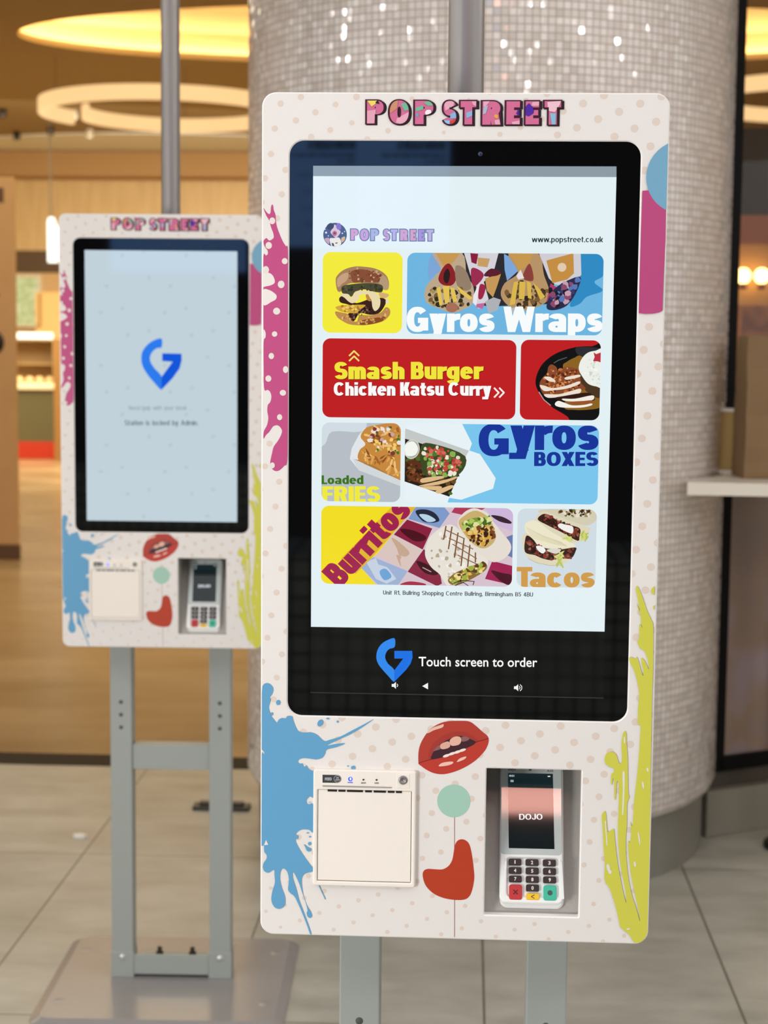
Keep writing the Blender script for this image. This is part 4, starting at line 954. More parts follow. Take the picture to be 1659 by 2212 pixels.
  ["E", "#bacad2",[80,476,49,37,21]],
  ["E", "#bacad2",[1025,670,50,37,5]],
  ["E", "#bacad2",[1497,490,50,37,42]],
  ["E", "#bacad2",[-1220,-121,50,37,0]],
  ["E", "#bacad2",[-746,-24,50,37,37]],
  ["E", "#bacad2",[201,-107,50,37,21]],
  ["E", "#bacad2",[675,-10,50,37,58]],
  ["E", "#bacad2",[1621,-92,49,37,42]],
  ["E", "#bacad2",[-873,-611,50,37,37]],
  ["E", "#bacad2",[-398,-514,50,37,74]],
  ["E", "#bacad2",[550,-597,50,37,58]],
  ["E", "#bacad2",[1024,-499,49,37,5]],
  ["E", "#bacad2",[-1229,-1296,50,37,0]],
  ["E", "#bacad2",[-277,-1100,50,37,74]],
  ["E", "#bacad2",[197,-1281,50,37,21]],
  ["E", "#bacad2",[1147,-1085,50,37,5]],
  ["E", "#bacad2",[1621,-1266,50,37,42]],
  ["E", "#bacad2",[-1358,-1888,50,37,0]],
  ["E", "#bacad2",[-881,-1789,50,38,37]],
  ["E", "#bacad2",[71,-1872,50,38,21]],
  ["E", "#bacad2",[547,-1774,50,37,58]],
  ["E", "#bacad2",[1497,-1857,50,37,42]],
  ["E", "#bacad2",[-760,-2380,50,37,37]],
  ["E", "#bacad2",[-283,-2281,50,37,74]],
  ["E", "#bacad2",[670,-2364,50,37,58]],
  ["E", "#bacad2",[1146,-2265,50,37,5]],
  ["E", "#bacad2",[-1367,-3075,50,38,0]],
  ["E", "#bacad2",[-410,-2876,50,38,74]],
  ["E", "#bacad2",[66,-3058,50,38,21]],
  ["E", "#bacad2",[1021,-2860,50,38,5]],
  ["E", "#bacad2",[1497,-3042,50,38,42]],
  ["S", "#2a7cf0",[11,1064,-131,1042,-286,948,-410,794,-442,625,-412,456,-305,273,-151,90,6,-56,8,230,-149,413,-241,565,-241,688,-178,796,-86,858,10,881]],
  ["P", "#0a56dc",[8,230,6,-56,252,202,407,418,454,603,448,741,22,746,21,574,253,564]],
  ["T", "#8a98a0", "Need help with your kiosk ...",[-721,-511,667,-497,93],0.11],
  ["T", "#4a5a62", "Station is locked by Admin.",[-816,-852,816,-835,112],0.13],
 ],
}
Z0 = FLOOR_TO_SCREEN; mmv = lambda q, r: (q[0]/1000, Z0+q[1]/1000, q[2]/1000, Z0+q[3]/1000, r)
SW, SH = 168.0, 298.7
PAN = (-SW-56.5, -SH-285.3, SW+56.4, SH+78.9); BEZ = (-SW-25.6, -SH-25.1, SW+26.1, SH+26.6)
RECQ = D['recess']
K1 = empty('order_kiosk', (0, 0, 0)); tag(K1, 'white spotted self-order kiosk in front, its screen showing the food menu', 'kiosk', 'self-order kiosks')

# front panel: folded white sheet with a screen opening and a card reader opening
mb = MB(); plate(mb, mmv(PAN, .0155), [mmv(BEZ, .0165), mmv(RECQ, .0012)], 0, .010, PANEL, .0014, EDGE)
da, db_, do = D['dots']; DOT = lin('#dccdc1')
conv = rrect(PAN[0]+1.5, PAN[1]+1.5, PAN[2]-1.5, PAN[3]-1.5, 14); Rn = random.Random(4)
for i in range(-30, 31):
    for j in range(-40, 41):
        x, z = do[0]+i*da[0]+j*db_[0], do[1]+i*da[1]+j*db_[1]
        x += Rn.uniform(-1, 1); z += Rn.uniform(-1, 1)
        if not (PAN[0]-6 < x < PAN[2]+6 and PAN[1]-6 < z < PAN[3]+6): continue
        r = 2.3+2.8*min(1, abs(x+15)/150) if z > -310 else 2.9+2.2*min(1, max(0, (z+560)/200))
        r *= .88
        if x < -190 and z < 200: r *= .8
        elif x < -120 and z > 0: r *= .8
        p = [(x+r*math.cos(2*PI*k/20), z+r*.97*math.sin(2*PI*k/20)) for k in range(20)]
        p = clip(p, conv)
        for q in (BEZ, RECQ):
            if not p: break
            x0, z0, x1, z1 = q[0]-1.6, q[1]-1.6, q[2]+1.6, q[3]+1.6
            if x+r < x0 or x-r > x1 or z+r < z0 or z-r > z1: continue
            dd = [(x0-x, ((x0, -2e3), (x0, 2e3), (-2e3, 2e3), (-2e3, -2e3))), (x-x1, ((x1, -2e3), (2e3, -2e3), (2e3, 2e3), (x1, 2e3))), (z0-z, ((-2e3, -2e3), (2e3, -2e3), (2e3, z0), (-2e3, z0))), (z-z1, ((-2e3, z1), (2e3, z1), (2e3, 2e3), (-2e3, 2e3)))]
            best = max(dd, key=lambda t: t[0]); p = clip(p, list(best[1])) if best[0] > -r else []
        if p: mb.face([(u/1000, -.00004, Z0+v/1000) for u, v in p], VINYL, DOT)
panel = mb.build('front_panel', K1); panel['label'] = 'white front panel printed with pale peach dots'
conv2 = rrect(PAN[0]+1.2, PAN[1]+1.2, PAN[2]-1.2, PAN[3]-1.2, 14)
mb = MB(); art(mb, A['splash'], -.0001, VINYL, conv2); mb.build('paint_splash_print', panel)['label'] = 'pink, blue and lime paint splashes with a blue disc and pink block'
mb = MB(); art(mb, A['lips'], -.0002, VINYL); mb.build('lips_print', panel)['label'] = 'glossy red lips with white teeth'
mb = MB(); art(mb, A['lollipop'], -.0001, VINYL); mb.build('stem_and_circle_print', panel)['label'] = 'mint circle and red bean shape on a thin stem'
mb = MB(); kz = art(mb, A['logo'], -.0002, VINYL)+1
pinkT = []
for e in A['logo'][18:]:
    pinkT += [p for p, c, k in art_faces([e])]
def patch(mb, polys, tri, y, m):
    n = 0
    for i, e in enumerate(polys):
        P = [(e[2][q]/10, e[2][q+1]/10) for q in range(0, len(e[2]), 2)]
        if area2(P) < 0: P = P[::-1]
        for t in tri:
            p = clip(t, P)
            if p: n += 1; mb.face([(u/1000, y-n*2.5e-6, Z0+v/1000) for u, v in p], m, lin(e[1]))
patch(mb, A['logo_patch'], pinkT, -.0002-kz*2.5e-5, VINYL)
mb.build('brand_lettering', panel)['label'] = 'pink comic lettering with black shadow'
# housing
mb = MB(); ins = 3.5; hx0, hz0, hx1, hz1 = [(PAN[0]+ins)/1000, Z0+(PAN[1]+ins)/1000, (PAN[2]-ins)/1000, Z0+(PAN[3]-ins)/1000]
L0 = rrect(hx0, hz0, hx1, hz1, .012); n = len(L0)
for i in range(n):
    a, b = L0[i], L0[(i+1) % n]; mb.face([(a[0], .010, a[1]), (a[0], .112, a[1]), (b[0], .112, b[1]), (b[0], .010, b[1])], SHELL)
mb.face([(x, .112, z) for x, z in L0][::-1], SHELL); mb.build('housing', K1)
# screen
mb = MB(); plate(mb, (BEZ[0]/1000+.0002, Z0+BEZ[1]/1000+.0002, BEZ[2]/1000-.0002, Z0+BEZ[3]/1000-.0002, .0163), [], .0022, .0075, BLACKGLASS); gl = mb.build('screen_glass', K1)
mb = MB(); mb.lathe([(.0001, .0020), (.0026, .0020), (.0026, .0023)], mat('camera_lens_glass', '#1c2a4a', .08), 20, (.0178, 0, Z0+.3115), axis='Y'); mb.build('camera_lens', gl)
def image(name, ents, parent, y, q=None, r=10, label=None, pad=None):
    mb = MB(); cl = rrect(*q, r) if q else None
    art(mb, ents, y, SCREEN, cl, 1.2e-5); o = mb.build(name, parent)
    if label: o['label'] = label
    return o
disp = image('display', A['screen'], K1, .00215)
for key, lab in (('burger', 'yellow tile with a double burger'), ('wraps', 'blue tile with wraps in paper'), ('smash', 'red tile with yellow and white lettering'), ('katsu', 'red tile with curry in a black bowl'), ('fries', 'grey tile with a tray of loaded fries'), ('box', 'light blue tile with an open food box'), ('burrito', 'yellow and pop-art tile with a cut burrito'), ('tacos', 'pale tile with three tacos')):
    image('menu_tile', A['t_'+key], disp, .00175, D[key], 8.8, lab)
av = A['avatar']; ce = av[0][2]; rr_ = ce[2]/10
image('round_badge', av, disp, .00175, None, 0, 'round badge with a singing face')
bd = disp.children[-1]
# receipt printer
q = D['printer_frame']; dr = D['printer_door']
mb = MB(); plate(mb, mmv(q, .0032), [mmv((dr[0]-.5, dr[1]-.6, dr[2]+.5, dr[3]), .0008)], -.0058, .0005, PRINTERW, .0014)
art(mb, A['printer'], -.00582, INK, None, 1.2e-5); prn = mb.build('receipt_printer', K1); prn['label'] = 'cream receipt printer with a dark feed label'
mb = MB(); plate(mb, mmv((dr[0]+.2, dr[1]+.3, dr[2]-.2, dr[3]-.2), .0006), [], -.0048, -.0002, PRINTERW, .0004); mb.build('printer_door', prn)
s = D['printer_slit']; mb = MB(); xs = [s[0]+(s[2]-s[0])*t for t in (0, .125, .145, .24, .26, .475, .505, .595, .62, .785, .81, .9, .92, 1)]
for a, b in zip(xs[::2], xs[1::2]): mb.box((a/1000, -.0053, Z0+s[1]/1000-.0002), (b/1000, -.0030, Z0+s[3]/1000+.0008), mat('paper_slot_black', '#050505', .8))
mb.build('paper_slot', prn)
mb = MB()
for p, c, k in art_faces(A['printer_led']): mb.face([(u/1000, -.0060-k*2e-5, Z0+v/1000) for u, v in p], mat('blue_indicator', '#000000', .3, emit='#2c3cff', es=2.2) if k < 2 else mat('blue_indicator_core', '#000000', .3, emit='#c0d0ff', es=1.6))
mb.build('power_light', prn)['label'] = 'glowing blue power light'
lq = D['printer_lock']; mb = MB(); plate(mb, mmv(lq, .001), [], -.0062, -.0055, PRINTERW, .0003)
lc = ((lq[0]+lq[2])/2000, 0, Z0+(lq[1]*.42+lq[3]*.58)/1000)
mb.lathe([(.0001, -.0066), (.0022, -.0066), (.0024, -.0074), (.0048, -.0074), (.0052, -.0062)], STEEL, 28, lc, axis='Y'); mb.build('key_lock', prn)
# card reader recess
rx0, rz0, rx1, rz1 = RECQ[0]/1000, Z0+RECQ[1]/1000, RECQ[2]/1000, Z0+RECQ[3]/1000; TH = math.radians(24)
y0, y1 = .016, .016+(rz1+.006-rz0)*math.tan(math.radians(25)); mb = MB()
a, b, c, d = (rx0, y0, rz0), (rx1, y0, rz0), (rx1, y1, rz1+.006), (rx0, y1, rz1+.006); fy = .0098
mb.face([a, b, c, d], RECESS); mb.face([(rx0, fy, rz0), (rx1, fy, rz0), b, a], RECESS)
mb.face([(rx0, fy, rz0), a, d, (rx0, fy, rz1+.006)], RECESS); mb.face([(rx1, fy, rz0), (rx1, fy, rz1+.006), c, b], RECESS); mb.face([d, c, (rx1, fy, rz1+.006), (rx0, fy, rz1+.006)], RECESS)
mb.build('card_recess', K1)
# stand
for sx in (-1, 1):
    mb = MB(); mb.box((sx*.1155-.025, .12, .014), (sx*.1155+.025, .17, 1.05), GREY, .002)
    hole = mat('bolt_hole_dark', '#4d504c', .7)
    for z in (.676, .646, .616): mb.lathe([(.0001, .1196), (.0045, .1196), (.0055, .121)], hole, 16, (sx*.1155, 0, z), axis='Y')
    mb.build('post', K1)
mb = MB(); mb.box((-.0905, .125, .515), (.0905, .165, .574), GREY, .002); mb.build('crossbar', K1)
mb = MB(); mb.box((-.088, .1185, .022), (.088, .1225, .070), GREY, .001); mb.box((-.088, .1225, .022), (.088, .26, .026), GREY, .001)
for sx in (-1, 1): mb.box((sx*.1155-.027, .1175, .014), (sx*.1155+.027, .1725, .076), GREY, .0015)
fb = mb.build('foot_bracket', K1)
for sx in (-1, 1):
    mb = MB(); mb.lathe([(.0001, .1135), (.005, .1140), (.0072, .1160), (.0075, .1178)], BOLT, 20, (sx*.1155, 0, .064), axis='Y'); mb.build('bolt', fb)['label'] = 'pale domed bolt'
for x in (-.045, .035):
    mb = MB(); mb.lathe([(.009, .026), (.009, .034), (.0055, .035), (.0055, .046), (.0001, .046)], DARK, 6, (x, .235, 0)); mb.build('anchor_nut', fb)['label'] = 'dark nut on a threaded stud'
mb = MB(); bx, by0, by1 = .285, -.15, .41
top = rrect(-bx+.022, by0+.022, bx-.022, by1-.022, .03, 6); bot = rrect(-bx, by0, bx, by1, .045, 6); k = len(top)
mb.face([(x, y, .014) for x, y in top], PLATE)
for i in range(k):
    j = (i+1) % k; mb.face([(*bot[i], .003), (*bot[j], .003), (*top[j], .014), (*top[i], .014)], PLATE); mb.face([(*bot[i], 0), (*bot[j], 0), (*bot[j], .003), (*bot[i], .003)], PLATE)
mb.face([(x, y, 0) for x, y in bot][::-1], PLATE)
for x, y in ((-.235, .29), (-.235, -.03), (.235, .29), (.235, -.03)): mb.lathe([(.0001, .0148), (.012, .0148), (.014, .0142)], PLATE, 20, (x, y, 0))
mb.build('base_plate', K1)
mb = MB(); mb.box((-.06, .1125, Z0+.16), (.06, .1345, Z0+.34), GREY, .001); mb.lathe([(.0215, Z0+.20), (.0215, 2.999)], STEEL, 40, (0, .155, 0)); mb.lathe([(.0001, Z0+.20), (.0215, Z0+.20)], STEEL, 40, (0, .155, 0)); mb.build('cable_pole', K1)['label'] = 'steel cable pole running up to the ceiling'
# second kiosk: the same cabinet, another picture on the screen
YAW2 = .03144
K2 = copy_tree(K1, None, ('display',)); K2.location = (-.66902, 1.79293, 0); K2.rotation_euler = (0, 0, YAW2)
K2['label'] = 'white spotted self-order kiosk behind on the left, a blue pin logo on its pale screen'
image('display', A['lock'], K2, .00215, (-SW, -SH, SW, SH), .5)

# ------------------------------------------------------------------ card terminal
TO = D['TO']
def make_terminal():
    r = empty('card_terminal', (TO[0], TO[1], TO[2]+Z0), (-TH, 0, 0))
    tag(r, 'white card payment terminal tilted back in the recess of the front kiosk', 'card terminal', 'card terminals')
    def tp(q, rad): return (q[0]/1000, q[1]/1000, q[2]/1000, q[3]/1000, rad)
    body = list(D['term_body']); body[3] = 166; well = D['key_well']; lip = list(D['term_lip']); lip[3] = 164
    mb = MB(); plate(mb, tp(body, .0075), [tp((well[0], well[1]+4.2, well[2], well[3]), .003)], 0, .009, TERMW, .0016)
    w = tp(well, .003); mb.box((w[0]-.001, .0022, w[1]+.003), (w[2]+.001, .0040, w[3]+.001), TERMW)
    for sx, xx in ((1, well[0]/1000-.0015), (-1, well[2]/1000+.0015)):
        mb.idx([(xx, 0, w[3]), (xx-sx*.003, 0, w[3]), (xx-sx*.0045, 0, w[1]+.002), (xx-sx*.001, 0, w[1]+.002), (xx, -.0028, w[3]-.004), (xx-sx*.002, -.0028, w[3]-.004)], [(0, 1, 5, 4), (4, 5, 2, 3), (0, 4, 3), (1, 2, 5)], TERMW)
    mb.build('body', r)
    mb = MB(); plate(mb, tp(lip, .009), [], .0085, .0145, TERMW, .002); mb.build('lower_shell', r)
    g = list(D['term_glass']); g[3] = 164
    mb = MB(); plate(mb, tp((g[0]+1, g[1]+1, g[2]-1, g[3]), .004), [], -.0005, .0003, GLASSW, .0003)
    art(mb, A['terminal_print'], -.00052, INK, None, 1e-5, 0); gl = mb.build('screen_glass', r)
    mb = MB(); art(mb, A['terminal'], -.00056, SCREEN, None, 1e-5, 0); mb.build('display', gl)
    for k in '1234567890x<o':
        q = tp(D['keys'][k], .0016 if k in '1234567890<' else .0026)
        col, ink = {'x': ('#bf3336', '#5a1a1c'), '<': ('#f0c02c', '#4a4436'), 'o': ('#3fb79a', '#3a5a54')}.get(k, ('#2d2422', '#e6dcd6'))
        mb = MB(); plate(mb, q, [], -.0012, .0025, LETTER, .0005, None, True, lin(col)); cx_, cz_ = (q[0]+q[2])*500, (q[1]+q[3])*500; u = lambda v: round(v*10)
        if k in '1234567890': e = ['T', ink, k, [u(cx_-1.3 if k != '1' else cx_-.7), u(cz_-2.1), u(cx_+1.3 if k != '1' else cx_+.6), u(cz_-2.1), u(4.2)], .04]; E_ = [e]
        elif k == 'x': E_ = [['L', ink, 14, [u(cx_-2.4), u(cz_-2.4), u(cx_+2.4), u(cz_+2.4)]], ['L', ink, 14, [u(cx_-2.4), u(cz_+2.4), u(cx_+2.4), u(cz_-2.4)]]]
        elif k == '<': E_ = [['L', ink, 9, [u(cx_+1.8), u(cz_+2), u(cx_-1.8), u(cz_), u(cx_+1.8), u(cz_-2)]]]
        else: E_ = [['E', ink, [u(cx_), u(cz_), 30, 30, 0]]]
        art(mb, E_, -.00122, LETTER, None, 1e-5, 0); o = mb.build('key', r)
        o['label'] = {'x': 'red cancel key', '<': 'yellow back key', 'o': 'green confirm key'}.get(k, 'black number key '+k)
    return r
T1 = make_terminal()
T2 = copy_tree(T1); c_, s_ = math.cos(YAW2), math.sin(YAW2)
T2.location = (K2.location.x+TO[0]*c_-TO[1]*s_, K2.location.y+TO[0]*s_+TO[1]*c_, TO[2]+Z0); T2.rotation_euler = (-TH, 0, YAW2)
T2['label'] = 'white card payment terminal tilted back in the recess of the rear left kiosk'

# ------------------------------------------------------------------ menu boards of the stall behind the camera
def menu_board(x0, x1, z0, z1, heads, label):
    r = empty('menu_board', ((x0+x1)/2, -6.0, z0)); tag(r, label, 'menu board', 'lit menu boards on the stall wall')
    mb = MB(); mb.box((x0-(x0+x1)/2, 0.002, 0), (x1-(x0+x1)/2, .05, z1-z0), mat('board_casing', '#1c1c1c', .5)); mb.build('casing', r)
    mb = MB(); w = x1-x0; lit = mat('lit_menu_board', '#000000', .4, emit=(.42, .95, 2.1), es=1.0); dk = mat('menu_board_ink', '#0a0c10', .5)
    mb.face([(-w/2+.02, .052, .02), (w/2-.02, .052, .02), (w/2-.02, .052, z1-z0-.02), (-w/2+.02, .052, z1-z0-.02)][::-1], lit); mb.build('lit_face', r)
    R = random.Random(int(-x0*100))
    for xc, head in heads:    # text reads towards the kiosks, so it starts at +x and runs to -x
        xl = xc-(x0+x1)/2; z = 2.404-z0; mb = MB()
        for p, c, k in art_faces([['T', '#0a0c10', head, [0, 0, 2240, 0, 370], .3]]): mb.face([(xl-u/1000, .054, z+v/1000) for u, v in p], dk)
        z -= .035
        rows = [(.013, .30), (.010, .09)]
        while sum(1 for _ in rows) < 26: rows += [(0, 0), (.013, R.uniform(.12, .2)), (.006, R.uniform(.22, .3)), (.006, R.uniform(.06, .16))]
        for h, w_ in rows:
            if z < .05: break
            x = xl
            while h and x > xl-w_:
                l = min(R.uniform(.012, .05), x-xl+w_); mb.face([(x, .054, z), (x-l, .054, z), (x-l, .054, z+h), (x, .054, z+h)], dk); x -= l+.008
            z -= h+.013 if h else .012
        mb.build('menu_column', r)
    return r

menu_board(-.99, -.07, 1.935, 2.95, [(-.111, 'BURGERS'), (-.525, 'BURGERS')], 'lit bluish menu board mirrored in the dark glass of the front kiosk')
menu_board(-1.96, -1.0, 1.96, 2.95, [], 'lit bluish board beside the menu board, mirrored in the rear kiosk')

# ------------------------------------------------------------------ storefront and counter to the right of the column
FX, FY = .765, 3.235; FD = Vector((.87, .493, 0)).normalized(); ang = math.atan2(FD.y, FD.x)
FR = mat('black_frame_paint', '#070606', .6, 0, .15)
st = empty('storefront_bay', (FX, FY, 0), (0, 0, ang)); tag(st, 'black framed glass bay with a pink panel below the counter, right of the column', 'storefront')
def fb_(name, a, b, m, ch=.002, lab=None):
    mb = MB(); mb.box(a, b, m, ch); o = mb.build(name, st)
    if lab: o['label'] = lab
    return o
fb_('frame_post', (-.01, -.02, .20), (.053, .04, 3.0), FR); fb_('frame_post', (.256, -.02, .20), (.30, .04, 3.0), FR)
fb_('bottom_rail', (.035, -.02, .20), (.256, .04, .243), FR); fb_('middle_rail', (.035, -.02, 1.06), (.256, .04, 1.10), FR)
pm = mat('dusty_pink_print', '#84706c', .35); N, Lk, b = nodes(pm); tc = N.new('ShaderNodeTexCoord'); nz = N.new('ShaderNodeTexNoise'); nz.inputs['Scale'].default_value = 5; nz.inputs['Detail'].default_value = 1.5
rp = N.new('ShaderNodeValToRGB'); E0 = rp.color_ramp.elements; E0[0].position = .36; E0[0].color = lin('#94827a'); E0[1].position = .64; E0[1].color = lin('#a39298'); e = E0.new(.5); e.color = lin('#9c8474')
Lk.new(tc.outputs['Object'], nz.inputs[0]); Lk.new(nz.outputs[0], rp.inputs[0]); Lk.new(rp.outputs[0], b.inputs['Base Color'])
fb_('pink_panel', (.034, .004, .242), (.257, .016, 1.061), pm, 0, 'dusty pink printed panel')
gm = mat('clear_glass', '#ffffff', .02); N, Lk, b = nodes(gm); b.inputs['Transmission Weight'].default_value = 1.0; b.inputs['IOR'].default_value = 1.2
N_out = N['Material Output']; tr_ = N.new('ShaderNodeBsdfTransparent'); gs = N.new('ShaderNodeBsdfGlossy'); gs.inputs['Roughness'].default_value = .02; mxs = N.new('ShaderNodeMixShader'); fz = N.new('ShaderNodeFresnel'); fz.inputs[0].default_value = 1.25
Lk.new(fz.outputs[0], mxs.inputs[0]); Lk.new(tr_.outputs[0], mxs.inputs[1]); Lk.new(gs.outputs[0], mxs.inputs[2]); Lk.new(mxs.outputs[0], N_out.inputs[0])
fb_('glass_pane', (.034, .006, 1.10), (.257, .012, 2.98), gm, 0, 'clear window glass')
cm = grain(mat('kerb_stone', '#959084', .45), 5, .3, '#827d71', 5)
mb = MB(); mb.box((-.02, -.035, 0), (2.4, .12, .145), cm, .004); mb.box((-.02, -.0, .145), (2.4, .1, .2), mat('kerb_gap', '#4a433a', .6)); o = mb.build('trim_4'); o.location = (FX, FY, 0); o.rotation_euler = (0, 0, ang); struct(o)['label'] = 'low stone kerb under the black framed bay'
# counter slab
mb = MB(); slab = mat('white_counter_slab', '#e6dfd2', .3)
def on_col(x, r=.738): return PC[1]-math.sqrt(max(0, r*r-(x-PC[0])**2))
e1 = Vector((FX, FY, 0)); xr = 1.75; yr = FY+(xr-FX)*FD.y/FD.x
poly = [(.6115, 2.70), (xr, 2.63), (xr, yr-.03), (.80, FY-.03)]+[(x, on_col(x, .742)) for x in (.775, .75, .72, .69, .66, .63)]
top, bot = 1.143, 1.108; k = len(poly)
for t in tris(poly):
    if area2(t) < 0: t = t[::-1]
    mb.face([(x, y, top) for x, y in t], slab); mb.face([(x, y, bot) for x, y in t[::-1]], slab)
for i in range(k):
    a, b2 = poly[i], poly[(i+1) % k]; mb.face([(*a, bot), (*b2, bot), (*b2, top), (*a, top)], slab)
mb.box((1.50, 2.75, 0), (1.56, 3.1, bot), slab); mb.box((1.2, 2.95, 0), (1.26, 3.0, bot), slab)
tag(mb.build('counter_shelf'), 'white serving counter slab at the right, its end against the column', 'counter')
# paper bag
bgm = grain(mat('brown_kraft_paper', '#8d7455', .7, 0, .2), 5, .3, '#7d6448', 6, (1, 1, .4), .4)
bag = empty('paper_bag', (.93, 2.93, top), (0, 0, math.radians(4))); tag(bag, 'tall brown kraft paper bag standing on the white counter', 'bag')
bm = bmesh.new(); Rn = random.Random(7); nx, nzv = 10, 9; w2, d2, h = .148, .075, .40
def bagp(s, t, side):
    z = h*t; squ = 1-.12*t; x = (-w2+2*w2*s)*(1-.02*t); y = side*d2*squ+.006*math.sin(9*s+5*t*side)+.004*math.sin(17*t+3*s)
    return (x, y, z)
mb = MB()
for side in (-1, 1):
    vs = [bagp(i/nx, j/nzv, side) for j in range(nzv+1) for i in range(nx+1)]
    fs = [(j*(nx+1)+i, j*(nx+1)+i+1, (j+1)*(nx+1)+i+1, (j+1)*(nx+1)+i) if side < 0 else (j*(nx+1)+i+1, j*(nx+1)+i, (j+1)*(nx+1)+i, (j+1)*(nx+1)+i+1) for j in range(nzv) for i in range(nx)]
    mb.idx(vs, fs, bgm)
for s in (0, 1):
    inx = .02 if s == 0 else -.02
    for j in range(nzv):
        f0, f1 = bagp(s, j/nzv, -1), bagp(s, (j+1)/nzv, -1); b0, b1 = bagp(s, j/nzv, 1), bagp(s, (j+1)/nzv, 1)
        m0 = ((f0[0]+b0[0])/2+inx*j/nzv, (f0[1]+b0[1])/2, f0[2]); m1 = ((f1[0]+b1[0])/2+inx*(j+1)/nzv, (f1[1]+b1[1])/2, f1[2])
        mb.face([f0, m0, m1, f1] if s else [f0, f1, m1, m0], bgm); mb.face([m0, b0, b1, m1] if s else [m0, m1, b1, b0], bgm)
mb.face([(-w2, -d2, 0), (-w2, d2, 0), (w2, d2, 0), (w2, -d2, 0)], bgm); mb.build('bag_body', bag)
mb = MB()
for i in range(24):
    a0, a1 = PI*i/24, PI*(i+1)/24
    for r0, r1 in ((.045, .053),): mb.face([(r0*math.cos(a0)+.03, -.062, h-.03+r0*math.sin(a0)*1.2), (r1*math.cos(a0)+.03, -.062, h-.03+r1*math.sin(a0)*1.2), (r1*math.cos(a1)+.03, -.062, h-.03+r1*math.sin(a1)*1.2), (r0*math.cos(a1)+.03, -.062, h-.03+r0*math.sin(a1)*1.2)], bgm)
mb.build('bag_handle', bag)
# gold card in a white frame
fr = empty('table_card', (.757, 3.01, top), (math.radians(-4), 0, math.radians(-6))); tag(fr, 'small gold card in a white frame standing on the counter beside the paper bag', 'frame')
wf = mat('white_card_frame', '#d9d0c4', .4)
mb = MB(); plate(mb, (-.04, 0, .037, .192, .003), [(-.030, .012, .026, .181, .002)], 0, .012, wf, .001); mb.build('frame_border', fr)
mb = MB(); mb.box((-.031, .003, .011), (.027, .010, .182), grain(mat('gold_card', '#a88a45', .4), 4, .3, '#98783a', 3)); mb.build('card', fr)
# hall interior seen through the bay
def thing_box(name, label, cat, a, b, m, ch=0., kind=None):
    mb = MB(); c = ((a[0]+b[0])/2, (a[1]+b[1])/2, a[2]); mb.box((a[0]-c[0], a[1]-c[1], 0), (b[0]-c[0], b[1]-c[1], b[2]-a[2]), m, ch); o = mb.build(name); o.location = c; return tag(o, label, cat, None, kind)
mb = MB(); mb.box((1.2, 9.3, 2.30), (4.2, 9.5, 2.93), mat('dark_bulkhead', '#1e1206', .7)); mb.box((1.2, 9.2, 2.18), (4.2, 9.3, 2.36), mat('rust_bulkhead_trim', '#8a4a1c', .5)); mb.box((1.2, 9.32, 0), (4.2, 9.48, 2.30), mat('gold_wall_paint', '#c79a52', .6)); struct(mb.build('wall_inner'))
def globe_lamp(x, lab):
    r = empty('wall_lamp', (x, 9.30, 1.94)); tag(r, lab, 'lamp', 'globe lamps behind the glass')
    mb = MB(); mb.lathe([(.0001, -.05), (.02, -.047), (.035, -.036), (.047, -.017), (.05, 0), (.047, .017), (.035, .036), (.02, .047), (.0001, .05)], mat('lamp_globe_glow', '#000000', .4, emit=(1, .60, .2), es=6.5), 24, (0, -.09, .03)); mb.build('globe', r)
    mb = MB(); mb.lathe([(.0001, -.05), (.03, -.05), (.024, -.015), (.0001, -.01)], mat('copper_lamp_fitting', '#7a4526', .35, .8), 20, (0, -.09, .03-.035)); mb.box((-.006, -.09, -.06), (.006, 0, -.045), mat('copper_lamp_fitting'), .002); mb.build('lamp_holder', r)
globe_lamp(1.795, 'glowing globe wall lamp seen through the glass, nearer the black post'); globe_lamp(1.915, 'glowing globe wall lamp seen through the glass, at the picture edge')
thing_box('service_cabinet', 'copper toned cabinet under the two globe lamps behind the glass', 'cabinet', (1.76, 9.0, 0), (2.2, 9.29, 1.78), grain(mat('copper_cabinet', '#b5774a', .45), 9, .3, '#5c3018', 4), .01)
thing_box('waste_bin', 'dark red bin standing behind the glass next to the post', 'bin', (1.55, 7.6, 0), (1.72, 7.8, 1.42), mat('dark_red_plastic', '#4a140c', .5), .02)
# black foot at the right edge
mb = MB(); mb.lathe([(.0001, 0), (.085, 0), (.085, .012), (.06, .035), (.02, .045), (.018, .05), (.018, .9), (.0001, .9)], mat('black_satin_metal', '#0b0a09', .4), 36); o = mb.build('barrier_post'); o.location = (1.012, 3.12, 0); tag(o, 'round black foot of a post on the floor at the right picture edge', 'post')

# ------------------------------------------------------------------ things on the floor
def dark_bar(x0, x1, lab):
    mb = MB(); mb.box((x0, 3.37, 0), (x1, 3.43, .012), mat('dark_metal_strip', '#332c22', .5), .004); mb.box((x0+.02, 3.385, .012), (x1-.02, 3.415, .022), mat('dark_metal_strip'), .004); tag(mb.build('floor_bar'), lab, 'floor bar')
dark_bar(-.865, -.68, 'flat dark metal bar lying on the floor beside the column')
mb = MB()
Rn = random.Random(2); P_ = [(.022*Rn.uniform(.7, 1.1)*math.cos(a*PI/4), .016*Rn.uniform(.7, 1.1)*math.sin(a*PI/4)) for a in range(8)]
wp = mat('white_paper', '#f4efe8', .7); mb.face([(x, y, .008) for x, y in P_], wp)
for i in range(8): mb.face([(*P_[i], 0), (*P_[(i+1) % 8], 0), (*P_[(i+1) % 8], .008), (*P_[i], .008)], wp)
o = mb.build('paper_scrap'); o.location = (-1.158, 3.05, 0); tag(o, 'tiny white paper scrap on the floor left of the rear kiosk', 'litter')

